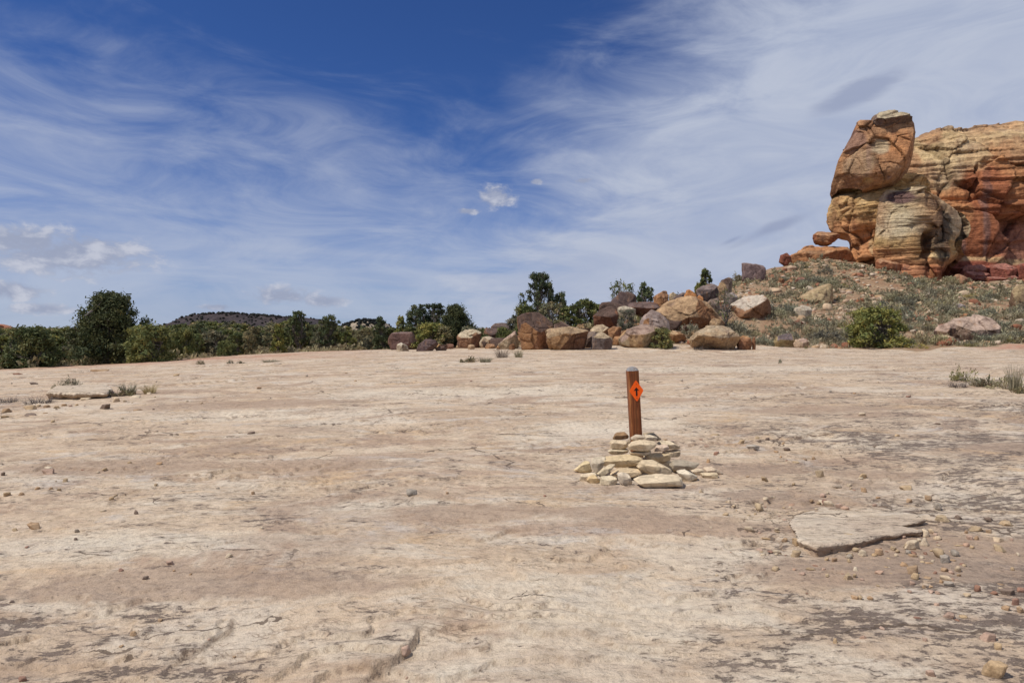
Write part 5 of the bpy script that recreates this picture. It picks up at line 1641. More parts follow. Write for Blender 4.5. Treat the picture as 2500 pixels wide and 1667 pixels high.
group_from(1700, 1150, 2.94, [(725, 585, 86, 60, 't'), (1200, 588, 66, 50, 'c'), (1315, 580, 76, 46, 'o'), (1420, 553, 52, 32, 't'), (1570, 535, 130, 70, 'c'), (1650, 500, 70, 72, 'c'), (1590, 440, 70, 56, 'o'), (1655, 440, 62, 62, 'c'), (1740, 478, 62, 26, 'c'), (940, 628, 42, 26, 't'), (995, 632, 52, 34, 'o'), (1110, 597, 46, 28, 't'),
    (1525, 580, 40, 36, 'g'), (1500, 665, 62, 28, 'o'), (1560, 700, 82, 76, 'o'), (1795, 630, 92, 62, 'g'), (1787, 703, 60, 36, 'o'), (1720, 724, 28, 26, 'r'), (1150, 698, 46, 34, 'c'), (1095, 755, 90, 46, 't'), (770, 733, 56, 20, 'p'), (940, 740, 30, 28, 't'), (1825, 808, 76, 40, 'g'), (1765, 790, 34, 26, 'o'), (2022, 835, 62, 56, 'r'),
    (1950, 885, 52, 32, 'c'), (2250, 865, 110, 50, 'd'), (2150, 875, 56, 26, 'r'), (2335, 850, 52, 36, 'r'), (2300, 935, 60, 60, 'r'), (2330, 990, 62, 50, 'o'), (2235, 980, 72, 36, 'o'), (1830, 1035, 90, 42, 'p'), (2120, 1190, 130, 62, 'p'), (2180, 1255, 62, 52, 't'), (2165, 1420, 180, 120, 't'), (1690, 1445, 72, 52, 'p'),
    (1145, 905, 52, 28, 'o'), (1255, 912, 50, 26, 'o'), (1645, 1205, 42, 28, 'p'), (1730, 955, 42, 22, 'p'), (1205, 1190, 62, 26, 'p'), (1000, 1210, 32, 46, 't'), (2185, 550, 100, 52, 't'), (2180, 485, 92, 32, 'c'), (1975, 472, 52, 36, 'p'), (2015, 475, 36, 36, 'o'), (2105, 428, 46, 30, 'o'), (1945, 435, 36, 26, 'o'), (2020, 410, 110, 40, 't'),
    (2270, 488, 28, 22, 'p'), (1770, 335, 110, 46, 't'), (1890, 328, 76, 32, 'd'), (2110, 350, 72, 28, 'd'), (2240, 370, 92, 42, 't'), (1650, 588, 32, 20, 'r'), (1640, 825, 42, 26, 'o'), (1690, 828, 36, 22, 'o'), (1555, 800, 52, 32, 'p'), (1735, 870, 42, 24, 'p'), (1690, 862, 50, 20, 'p'), (720, 505, 90, 60, 't'), (640, 490, 46, 36, 'o'),
    (920, 700, 36, 24, 'p'), (1140, 748, 40, 34, 't'), (1320, 722, 60, 30, 'p'), (1890, 745, 34, 20, 'o'), (1845, 775, 40, 24, 'p')])
PLM = [(n, hit(a, b)[:2]) for n, a, b in [('right of the broken pale slab', 2330, 1310), ('in front of the broken pale slab', 2130, 1370), ('behind the broken pale slab', 2100, 1225), ('left of the broken pale slab', 1880, 1290), ('in the lower right corner', 2400, 1480),
       ('at the right edge below the slab', 2460, 1390), ('right of the cairn', 1800, 1130), ('behind the cairn', 1650, 1030), ('along the long left ledge', 190, 985), ('below the left ledge', 120, 1080), ('on the left foreground rock', 250, 1400), ('on the far rock left of centre', 620, 930), ('on the far rock behind the post', 1800, 920), ('near the right-hand plant patch', 2300, 960), ('on the right above the slab', 2250, 1180), ('in the lower left corner', 120, 1600), ('by the crack in the middle foreground', 1000, 1590), ('in the middle distance left of the cairn', 900, 1180), ('on the far left rock', 250, 910)]]


for i, (px, py, w, h, k) in enumerate(LOOSE):
    p = hit(px, py)
    s = p[1] / FPX
    big = w * h > 560
    rg = random.Random(i)
    me = small_rock("loose_stone", w * s, h * s * 1.0, w * s * rg.uniform(.55, .9), RK[k], 400 + i, 4 if w > 30 else 3)
    o = put("loose_stone", me, (p[0], p[1] + w * s * .2, Hs(p[0], p[1] + w * s * .2) - .1 * h * s), rotz=rg.uniform(-.4, .4))
    size = 'large' if w > 40 else ('medium-sized' if w > 22 else 'small')
    where = min(PLM, key=lambda q: math.hypot(q[1][0] - p[0], q[1][1] - p[1]))[0]
    tag(o, f'{size} {CW[k]} loose stone {where}', 'stone', f'loose stones {where}')

def peb_label(x, y, sz, k):
    w = min(PLM, key=lambda q: math.hypot(q[1][0] - x, (q[1][1] - y)))[0]
    c = ['tan', 'cream', 'cream', 'orange-tan', 'pinkish', 'grey', 'tan', 'cream', 'tan', 'red-brown'][k]
    z = 'tiny' if sz < .5 else ('little' if sz < .85 else 'fist-sized')
    return f'{z} {c} pebble {w}', 'pebble', f'{z} {c} pebbles {w}'


# pebbles strewn between them: a few shared shapes
rg = np.random.default_rng(77)
protos = [small_rock("pebble", .05, .018 + .009 * (i % 3), .040, [RK[k] for k in 'tccopgtctr'][i], 900 + i, 2) for i in range(10)]
clusters = [(2150, 1330, .9, 44), (2330, 1400, .8, 44), (1960, 1200, .8, 28), (1850, 1240, .35, 26), (1960, 1365, .3, 14), (120, 1190, 1.4, 16), (150, 985, 3.5, 28), (1750, 1080, 1.5, 14), (2000, 930, 4, 22), (600, 930, 5, 22), (350, 1500, 1.2, 8), (1920, 1300, .2, 10), (2230, 1330, .3, 14)]
for (px, py, spread, n) in clusters:
    c = hit(px, py)
    for j in range(n):
        x, y = c[0] + rg.normal(0, spread * .6), c[1] + rg.normal(0, spread * .45)
        if y < 2.4 or y > 36:
            continue
        sz = float(np.clip(rg.lognormal(-.55, .5), .22, 1.7)) * (1 + max(0, y - 6) * .07)
        k = int(rg.integers(10))
        o = put("pebble", protos[k], (x, y, Hs(x, y) - .003), rotz=rg.uniform(0, 6.28), scale=(sz * rg.uniform(.8, 1.3), sz, sz * rg.uniform(.7, 1.1)))
        tag(o, *peb_label(x, y, sz, k))
# ------------------------------------------------------------------ plants
def quads_mesh(C, A, B):
    """quads from centres and two half-axes"""
    n = len(C)
    V = np.stack([C - A - B, C + A - B, C + A + B, C - A + B], 1).reshape(-1, 3)
    F = np.arange(4 * n).reshape(n, 4)
    return V, F


def unit(v):
    return v / (np.linalg.norm(v, axis=1)[:, None] + 1e-9)


def tube(path, radii, k=5):
    path = np.asarray(path, float)
    n = len(path)
    t = np.gradient(path, axis=0)
    t = unit(t)
    up = np.array((.13, .31, 1.0)) if abs(t[0, 2]) < .9 else np.array((1.0, .2, .1))
    a = unit(np.cross(t, up[None]))
    b = np.cross(t, a)
    th = np.linspace(0, 2 * np.pi, k, endpoint=False)
    V = path[:, None] + np.asarray(radii)[:, None, None] * (a[:, None] * np.cos(th)[None, :, None] + b[:, None] * np.sin(th)[None, :, None])
    i = np.arange(n * k).reshape(n, k)
    F = np.stack([i[:-1], np.roll(i, -1, 1)[:-1], np.roll(i, -1, 1)[1:], i[1:]], -1).reshape(-1, 4)
    return V.reshape(-1, 3), F


def join(parts):
    V, F, o = [], [], 0
    for v, f in parts:
        V.append(v)
        F.append(f + o)
        o += len(v)
    return np.concatenate(V), np.concatenate(F)


JUN = np.array((.175, .19, .065))      # yellowish juniper green
PIN = np.array((.10, .118, .052))      # dark pinyon green
OLV = np.array((.205, .20, .12))      # grey olive
SAGE = np.array((.325, .305, .205))
SAGED = np.array((.225, .20, .14))
STRAW = np.array((.48, .41, .25))
RABB = np.array((.33, .29, .10))


def tree_meshes(seed, Hh, Wd, nlobe, leaves, leaf, col, t0=.12, shape='round', trunk_r=.12, stems=1, lobe_r=.17, bare=0, spread=1.0, barecol=False):
    """trunk-and-branch mesh and crown mesh of one conifer; the crown is clumps of needle sprays round branch ends"""
    rg = np.random.default_rng(seed)
    # lobes
    L = []
    tries = 0
    while len(L) < nlobe and tries < 6000:
        tries += 1
        t = rg.uniform(t0, 1)
        if shape == 'round':
            R = math.sqrt(max(0, 1 - ((t - .42) / .60) ** 2))
        elif shape == 'dome':
            R = math.sqrt(max(0, 1 - (max(t - .22, 0) / .80) ** 2)) * (1 if t > .1 else .9)
        elif shape == 'pyr':
            R = (1 - max(t - .12, 0) / .88) ** .60
        elif shape == 'cone':
            R = (1 - t) ** .8 * 1.05 + .10
        elif shape == 'flat':
            R = max(.0, 1 - ((t - .72) / .34) ** 2) ** .5 if t > .4 else 0
        else:
            R = .35 + .65 * math.sin(min(1, t * 1.1) * math.pi) if t > .25 else .3
        if R <= 0:
            continue
        r = R * math.sqrt(rg.uniform(.12, 1))
        a = rg.uniform(0, 2 * math.pi)
        wob = 1 + .22 * math.sin(a * 3 + seed) + .14 * math.sin(a * 5 + seed * 2)
        lr = lobe_r * Wd * rg.uniform(.6, 1.15)
        q = np.array((math.cos(a) * r * Wd * .5 * wob * spread, math.sin(a) * r * Wd * .5 * wob * spread, t * Hh))
        q[:2] *= max(.2, 1 - lr / (Wd * .55)) if r > .6 else 1
        q[2] = min(q[2], Hh - lr * .8)
        if all(np.linalg.norm(q - m[0]) > .55 * lr for m in L):
            L.append((q, lr))
    parts = []
    # stems and limbs
    bases = []
    for s in range(stems):
        a = rg.uniform(0, 6.28)
        lean = rg.uniform(.05, .25) * Wd * (0.5 if stems == 1 else 1.2)
        top = np.array((math.cos(a) * lean, math.sin(a) * lean, Hh * rg.uniform(.62, .8)))
        ts = np.linspace(0, 1, 9)
        path = ts[:, None] * top + np.c_[np.sin(ts * 5 + s) * .05 * Wd * ts, np.cos(ts * 4 + s) * .05 * Wd * ts, 0 * ts]
        path[0, 2] = -.15
        bases.append(path)
        parts.append(tube(path, trunk_r * (1 - .85 * ts) * (1.0 if stems == 1 else .75), 7))
    for q, lr in L:
        path0 = bases[rg.integers(len(bases))]
        zt = max(.05 * Hh, min(q[2] * rg.uniform(.35, .8), path0[-1, 2]))
        k = np.argmin(np.abs(path0[:, 2] - zt))
        a = path0[k]
        ts = np.linspace(0, 1, 5)
        mid = (a + q) / 2 + np.array((0, 0, -.06 * Hh)) + rg.normal(0, .04 * Wd, 3)
        path = ((1 - ts) ** 2)[:, None] * a + (2 * ts * (1 - ts))[:, None] * mid + (ts ** 2)[:, None] * q
        parts.append(tube(path, trunk_r * .42 * (1 - .7 * ts), 4))
        for _ in range(3 + bare):
            e = q + unit(rg.normal(size=(1, 3)))[0] * lr * rg.uniform(.6, 1.1 + .25 * bool(bare))
            parts.append(tube(np.stack([q, (q + e) / 2 + rg.normal(0, .05 * lr, 3), e]), [trunk_r * .10, trunk_r * .07, trunk_r * .03], 3))
    tv, tf = join(parts)
    # needle sprays
    if leaves:
        per = np.maximum(1, (leaves * np.array([l[1] ** 2 for l in L]) / sum(l[1] ** 2 for l in L))).astype(int)
        C, N, T = [], [], []
        for (q, lr), n in zip(L, per):
            nc = max(3, n // 14)
            d = unit(rg.normal(size=(nc, 3)) + np.array((0, 0, .25)))
            cc = q + d * lr * rg.uniform(.55, 1.08, (nc, 1)) * np.array((1, 1, .82))
            idx = rg.integers(nc, size=n)
            off = rg.normal(0, .28 * lr, (n, 3))
            C.append(cc[idx] + off)
            N.append(unit(d[idx] + .6 * rg.normal(size=(n, 3))))
            T.append(np.repeat(rg.normal(0, .13), n) + rg.normal(0, .12, nc)[idx] + rg.normal(0, .12, n))
        C, N, T = np.concatenate(C), np.concatenate(N), np.concatenate(T)
        C[:, 2] = np.maximum(C[:, 2], .04)
        A = unit(np.cross(N, rg.normal(size=N.shape)))
        B = np.cross(N, A)
        sz = leaf * rg.uniform(.55, 1.2, (len(C), 1))
        cv, cf = quads_mesh(C, A * sz * .42, B * sz)
        cl = np.clip(col[None] * (1 + T)[:, None] * np.c_[1 + .5 * T, np.ones(len(T)), 1 - .2 * T], 0, 1)
        cc = np.repeat(cl, 4, 0)
    else:
        cv, cf, cc = None, None, None
    return tv, tf, cv, cf, cc


class Tree:
    def __init__(self, name, bark=None, **kw):
        tv, tf, cv, cf, cc = tree_meshes(**kw)
        self.h, self.w, self.name = kw['Hh'], kw['Wd'], name
        self.tm = mesh_np("trunk", tv, tf, bark or M_BARK, True)
        self.cm = mesh_np("crown", cv, cf, M_LEAF, False, col=cc)

    def place(self, x, y, h, w, label, cat, group=None, rot=0.0, z=None):
        o = bpy.data.objects.new(self.name, None)
        COL.objects.link(o)
        o.location = (x, y, (Hs(x, y) if z is None else z) - .05)
        o.rotation_euler = (0, 0, rot)
        o.scale = (w / self.w, w / self.w, h / self.h)
        put("trunk", self.tm, parent=o)
        put("crown", self.cm, parent=o)
        tag(o, label, cat, group)
        return o

    def at(self, cx, base, top, wpx, d, label, cat, group=None, rot=0.0):
        """stand so that it fills the given photo box at depth d; the foot goes to the ground"""
        p = W(cx, top, d)
        gz = Hs(p[0], d)
        return self.place(p[0], d, p[2] - gz + .05, wpx / FPX * d, label, cat, group, rot)


T_BIG = Tree("pinyon_pine", seed=1, Hh=4.4, Wd=5.2, nlobe=130, leaves=22000, leaf=.08, col=PIN * .72, t0=.06, shape='pyr', trunk_r=.12, stems=2, lobe_r=.10)
T_JUN = [Tree("juniper", seed=11 + i, Hh=2.4, Wd=3.1, nlobe=60, leaves=9000, leaf=.075, col=JUN * (.9 + .1 * i), t0=.03, shape='dome', trunk_r=.10, stems=3, lobe_r=.12) for i in range(3)]
T_OPEN = [Tree("pinyon_pine", seed=21 + i, Hh=4.0, Wd=2.8, nlobe=64, leaves=5200, leaf=.08, col=PIN * 1.2, t0=.28, shape='open', trunk_r=.11, stems=2, lobe_r=.09, bare=2) for i in range(3)]
T_FLAT = Tree("pinyon_pine", seed=31, Hh=4.6, Wd=3.6, nlobe=62, leaves=5600, leaf=.075, col=PIN * 1.05, t0=.42, shape='open', trunk_r=.13, stems=2, lobe_r=.08, bare=2)
T_CONE = [Tree("juniper", seed=41 + i, Hh=3.0, Wd=1.9, nlobe=70, leaves=5600, leaf=.075, col=(JUN if i else PIN * 1.2), t0=.05, shape='cone', trunk_r=.08, stems=1, lobe_r=.12) for i in range(2)]
T_WOOD = [Tree("juniper", seed=51 + i, Hh=3.2, Wd=2.6, nlobe=56, leaves=4200, leaf=.09, col=[JUN, PIN * 1.3, OLV, JUN * .8, OLV * .9][i], t0=.10, shape=['round', 'open', 'round', 'dome', 'open'][i], trunk_r=.09, stems=3, lobe_r=.115, bare=(i in (2, 4)) * 2) for i in range(5)]
T_GREY = Tree("juniper", seed=61, Hh=3.0, Wd=2.6, nlobe=40, leaves=2600, leaf=.075, col=OLV * .95, t0=.10, shape='round', trunk_r=.10, stems=4, lobe_r=.14, bare=4)
T_SPARSE = Tree("sparse_juniper", seed=65, Hh=2.4, Wd=2.6, nlobe=34, leaves=1100, leaf=.07, col=PIN * 1.3, t0=.25, shape='round', trunk_r=.07, stems=4, lobe_r=.13, bare=5)
T_TWIG = Tree("bare_shrub", seed=67, Hh=2.0, Wd=1.8, nlobe=46, leaves=260, leaf=.05, col=JUN, t0=.15, shape='round', trunk_r=.05, stems=6, lobe_r=.13, bare=6)
T_SHRUB = Tree("shrub", seed=69, Hh=1.2, Wd=1.6, nlobe=40, leaves=3000, leaf=.05, col=np.array((.20, .195, .075)), t0=.05, shape='dome', trunk_r=.03, stems=6, lobe_r=.13, bare=2)

LM = [(n, (a - 1250) / FPX * d, d) for n, a, d in [('the square grey-purple block', 1837, 79), ('the tan peaked boulder', 2000, 67), ('the pale-topped block', 1840, 52.5), ('the yellow-cream rounded rock', 2275, 63),
      ('the big pinkish slab', 2375, 44.2), ('the round green juniper bush', 2138, 41.6), ('the red rubble pile', 1935, 75.7), ('the whitish broken rock', 1960, 57), ('the foot of the buttress', 2230, 84), ('the red ledges', 2420, 87),
      ('the long orange ridge', 2000, 88), ('the blackish boulder', 1730, 56), ('the bare twiggy shrub', 1768, 47.5), ('the reddish-brown rock', 1946, 51), ('the right picture edge', 2500, 56), ('the dark grey boulder', 1915, 41.6),
      ('the tan boulder at the right edge', 2480, 66), ('the flat grey rock', 2330, 62), ('the tan stone above the juniper', 2105, 58), ('the lone small pine', 1722, 66), ('the slope crest below the arch', 1900, 84), ('the middle of the upper slope', 2200, 74)]]


def near_lm(x, y):
    n, a, b = min(LM, key=lambda q: math.hypot(q[1] - x, q[2] - y))
    side = 'left of' if x < a - 1.2 else ('right of' if x > a + 1.2 else ('in front of' if y < b else 'behind'))
    return f'{side} {n}'


# the conspicuous trees, one by one
GT = 'junipers and pinyons at the left edge of the slickrock'
T_BIG.at(268, 890, 714, 216, 43, 'tall dark dome-shaped pinyon pine, the biggest tree on the left', 'pine tree', None, .6)
T_JUN[0].at(82, 897, 801, 140, 38.6, 'round yellow-green juniper left of the biggest dark pine', 'juniper', GT, 1.0)
T_JUN[1].at(366, 884, 796, 128, 40.6, 'round bright green juniper right of the biggest dark pine', 'juniper', GT, 2.0)
T_JUN[2].at(552, 866, 833, 46, 45, 'small round juniper bush alone at the rock edge', 'juniper', GT, .4)
T_JUN[0].at(452, 868, 805, 60, 47.5, 'bushy juniper behind the bright green round one', 'juniper', GT, 3.0)
T_CONE[0].at(930, 848, 774, 46, 50, 'dark pointed juniper left of the flat-topped dark slab', 'juniper', GT, .5)
T_CONE[1].at(680, 852, 792, 42, 51, 'pointed juniper in the middle of the woodland edge', 'juniper', GT, 1.5)
T_OPEN[0].at(728, 850, 760, 66, 58, 'tall twin-topped pinyon rising over the middle of the woodland', 'pine tree', GT, .2)
T_OPEN[1].at(805, 850, 768, 62, 57, 'open-crowned pinyon right of the twin-topped one', 'pine tree', GT, 2.2)
T_OPEN[2].at(1018, 845, 744, 84, 50, 'left pinyon of the clump behind the dark boulders', 'pine tree', GT, 1.1)
T_FLAT.at(1064, 845, 742, 84, 52, 'thin open pinyon showing sky through its branches in the clump', 'pine tree', GT, 2.4)
T_BIG.at(1112, 848, 744, 112, 47.5, 'dense dark green pinyon on the right of the clump', 'pine tree', GT, 3.9)
T_JUN[1].at(1050, 850, 790, 90, 46.5, 'low dark juniper filling the foot of the pinyon clump', 'juniper', GT, 5.0)
T_CONE[1].at(978, 846, 772, 40, 54, 'pinyon on the left flank of the clump', 'pine tree', GT, 4.0)
for (cx, base, top, w, d, lab) in [(1008, 848, 800, 56, 48, 'olive juniper at the left foot of the pinyon clump'), (1082, 848, 796, 60, 46, 'green juniper in the middle of the pinyon clump foot'), (1142, 848, 798, 60, 46, 'green juniper at the right foot of the pinyon clump'), (1176, 846, 812, 46, 47, 'low juniper beyond the pitted boulder')]:
    T_WOOD[cx % 5].at(cx, base, top, w, d, lab, 'juniper', GT, cx * .1)
GP = 'trees behind the heaped boulders'
T_FLAT.at(1318, 800, 668, 98, 52, 'tall two-headed pinyon rising above the heaped boulders', 'pine tree', GP, .3)
T_OPEN[1].at(1368, 800, 712, 46, 52.5, 'dark side crown right of the two-headed pinyon', 'pine tree', GP, 1.3)
T_JUN[0].at(1285, 830, 746, 70, 47, 'green juniper directly below the two-headed pinyon', 'juniper', GP, 1.0)
T_GREY.at(1352, 830, 738, 90, 46, 'grey-green juniper with bare branches between the boulders', 'juniper', GP, 2.0)
T_WOOD[0].at(1425, 815, 732, 76, 49, 'olive green juniper left of the dark overhanging boulder', 'juniper', GP, 3.0)
for (cx, top, w, d, lab) in [(1262, 768, 62, 48, 'olive juniper left of the tallest front boulder top'), (1318, 756, 86, 49, 'dense juniper around the trunks of the two-headed pinyon'), (1388, 748, 80, 50, 'juniper with a grey-green crown right of the two-headed pinyon'), (1452, 742, 60, 51, 'juniper touching the dark overhanging boulder')]:
    T_WOOD[(0, 2, 4, 3)[cx % 4]].at(cx, 830, top, w, d, lab, 'juniper', GP, cx * .1)
T_SPARSE.at(1520, 760, 683, 70, 56, 'thin sparse juniper on the skyline behind the highest slab', 'juniper', GP, .5)
T_WOOD[1].at(1575, 750, 690, 58, 57, 'green juniper leaning over the broad dark slab', 'juniper', GP, 4.4)
T_CONE[1].at(1722, 712, 657, 46, 66, 'lone small pine on the slope skyline', 'pine tree', GP, 2.6)
T_JUN[2].at(1705, 712, 692, 22, 66, 'low green tuft at the foot of the lone small pine', 'juniper', GP, 2.0)
T_JUN[1].at(2138, 832, 754, 152, 41.6, 'wide round green juniper bush at the foot of the slope', 'juniper', None, .9)
T_GREY.at(1528, 806, 756, 56, 43.8, 'grey-green twiggy shrub growing between the orange boulders', 'shrub', None, .7)
T_SHRUB.at(1616, 845, 803, 64, 39.6, 'yellow-green shrub in front of the long tan boulder', 'shrub', None, .2)
T_TWIG.at(1768, 792, 702, 74, 47.5, 'bare dark twiggy shrub right of the pyramid boulder', 'shrub', None, 1.2)
T_JUN[2].at(1230, 838, 800, 40, 45, 'small bright green bush left of the pale sloping rock', 'juniper', GP, .2)

# woodland behind: two ragged rows
rg = np.random.default_rng(5)
sky_x = [-260, 0, 40, 90, 130, 180, 380, 430, 470, 500, 550, 600, 640, 680, 740, 770, 790, 835, 860, 900, 950, 1000, 1180, 1240]
sky_y = [790, 790, 792, 792, 790, 794, 794, 790, 782, 777, 776, 784, 788, 782, 784, 790, 782, 786, 800, 798, 796, 796, 812, 815]
WL = {0: 'yellow-green juniper in the woodland beyond the slickrock', 1: 'dark green pinyon in the woodland beyond the slickrock', 2: 'grey-olive juniper in the woodland beyond the slickrock', 3: 'dense green juniper in the woodland beyond the slickrock', 4: 'thin olive juniper in the woodland beyond the slickrock'}
def wood_at(x):
    return ('outside the left picture edge' if x < 0 else 'behind the round yellow-green juniper' if x < 150 else 'behind the biggest dark pine' if x < 300 else 'behind the bright green round juniper' if x < 430 else
            'below the left end of the mesa' if x < 520 else 'below the middle of the mesa' if x < 610 else 'below the right end of the mesa' if x < 690 else 'beside the twin-topped pinyon' if x < 770 else
            'beside the open-crowned pinyon' if x < 850 else 'below the small pale hill' if x < 920 else 'behind the flat-topped dark slab' if x < 1010 else 'behind the pinyon clump' if x < 1160 else 'behind the pitted boulder')


for row, (d0, d1, step, drop) in enumerate([(48, 53, 30, 22), (56, 66, 25, 8), (72, 92, 22, -2)]):
    x = -260.0 if row else -200.0
    while x < 1240:
        x += step * rg.uniform(.6, 1.3)
        if row == 0 and (x > 640 and rg.random() < .75 or x > 900):
            continue
        d = rg.uniform(d0, d1)
        if row == 1 and x > 1160 or (x < 430 and d < 46):
            continue
        top = np.interp(x, sky_x, sky_y) + drop + abs(rg.normal(0, 7)) + rg.uniform(0, 6)
        k = int(rg.integers(5))
        p = W(x, top, d)
        h = p[2] - Hs(p[0], d)
        if h < .8:
            continue
        T_WOOD[k].place(p[0], d, h, h * rg.uniform(.7, 1.15), f"{WL[k].split(' in ')[0]}, {('front', 'middle', 'back')[row]} row, {wood_at(x)}", 'juniper' if k != 1 else 'pine tree', f"{WL[k].split(' in ')[0]} woodland {row} {wood_at(x)}", rg.uniform(0, 6.28))


# ---- grass and brush
def blades(n, r, h, w, seed, lean=.5, cols=(STRAW,), droop=.25):
    rg = np.random.default_rng(seed)
    a = rg.uniform(0, 2 * np.pi, n)
    rr = r * np.sqrt(rg.random(n)) * .55
    b = np.c_[np.cos(a) * rr, np.sin(a) * rr, -.01 + 0 * a]
    a2 = a + rg.normal(0, .7, n)
    ln = lean * rg.uniform(.1, 1.3, n)
    hh = h * rg.uniform(.5, 1.1, n)
    dirv = np.c_[np.cos(a2), np.sin(a2), 0 * a2]
    side = np.c_[-np.sin(a2 + rg.normal(0, 1, n)), np.cos(a2 + rg.normal(0, 1, n)), 0 * a2]
    P, ts = [], (0, .5, 1.0)
    for t in ts:
        q = b + dirv * (ln * hh * t ** 1.6)[:, None]
        q[:, 2] += hh * (t - droop * ln * t * t)
        P.append((q, w * (1 - .75 * t)))
    V = np.empty((n, 6, 3))
    for k, (q, ww) in enumerate(P):
        V[:, 2 * k] = q - side * ww
        V[:, 2 * k + 1] = q + side * ww
    i = np.arange(n)[:, None] * 6
    F = np.concatenate([i + np.array([[0, 1, 3, 2]]), i + np.array([[2, 3, 5, 4]])])
    cs = np.array(cols)[rg.integers(len(cols), size=n)] * rg.uniform(.7, 1.25, (n, 1))
    return V.reshape(-1, 3), F, np.repeat(cs, 6, 0)


def sagebrush(seed, n=260, r=.5, h=.5, leaf=.05, cols=(SAGE, SAGED), twig=40):
    rg = np.random.default_rng(seed)
    # leaf sprays crowd the dome's outside
    nc = max(8, n // 12)
    d = unit(rg.normal(size=(nc, 3)) * np.array((1, 1, .9)) + np.array((0, 0, .45)))
    d[:, 2] = np.abs(d[:, 2])
    wob = 1 + .25 * np.sin(np.arctan2(d[:, 1], d[:, 0]) * 3 + seed)
    c = d * (rg.uniform(.55, 1, (nc, 1)) ** .6) * np.array((r, r, h)) * wob[:, None]
    k = rg.integers(nc, size=n)
    C = c[k] + rg.normal(0, .13 * r, (n, 3))
    C[:, 2] = np.maximum(C[:, 2], .02)
    N = unit(rg.normal(size=(n, 3)))
    up = unit(d[k] + np.array((0, 0, .5)) + .5 * rg.normal(size=(n, 3)))
    A = unit(np.cross(N, up))
    V, F = quads_mesh(C, A * leaf * .35 * rg.uniform(.6, 1.2, (n, 1)), up * leaf * rg.uniform(.6, 1.3, (n, 1)))
    cs = np.array(cols)[rg.integers(len(cols), size=nc)][k] * rg.uniform(.65, 1.3, (n, 1))
    cc = np.repeat(cs, 4, 0)
    if twig:
        v2, f2, c2 = blades(twig, r * .4, h * .9, .008, seed + 1, .8, (SAGED * .7,))
        F = np.concatenate([F, f2 + len(V)])
        V = np.concatenate([V, v2])
        cc = np.concatenate([cc, c2])
    return V, F, cc


def bush_mesh(name, data, mat):
    return mesh_np(name, data[0], data[1], mat, False, col=data[2])


def at_ground(name, me, px, py, label, cat, group=None, scale=1.0, rot=0.0, sz=None):
    p = hit(px, py)
    o = put(name, me, (p[0], p[1], Hs(p[0], p[1]) - .01), rotz=rot, scale=sz or (scale,) * 3)
    tag(o, label, cat, group)
    return o


B_SAGE = [bush_mesh("sagebrush", sagebrush(100 + i, 420, .5, .5, .045, [(SAGE, SAGED), (SAGE * np.array((.95, 1.02, 1)), SAGE * .8), (SAGED, SAGED * .8), (SAGE * 1.05, np.array((.27, .26, .17)))][i % 4]), M_SAGE) for i in range(6)]
B_STRAW = [bush_mesh("grass_tuft", blades(170, .28, .42, .007, 120 + i, .55, (STRAW, STRAW * .75, np.array((.40, .36, .24)))), M_GRASS) for i in range(3)]
B_RABB = [bush_mesh("rabbitbrush", sagebrush(140 + i, 380, .5, .48, .04, (RABB, RABB * np.array((.9, .95, .8)), np.array((.36, .30, .13)))), M_SAGE) for i in range(2)]
B_DEAD = [bush_mesh("dead_brush", blades(150, .5, .38, .007, 150 + i, 1.1, (np.array((.16, .13, .115)), np.array((.24, .205, .18)), np.array((.10, .08, .07)))), M_GRASS) for i in range(2)]
B_CACT = bush_mesh("low_green_shrub", sagebrush(160, 260, .5, .35, .06, (np.array((.16, .155, .085)), np.array((.22, .17, .10)))), M_SAGE)

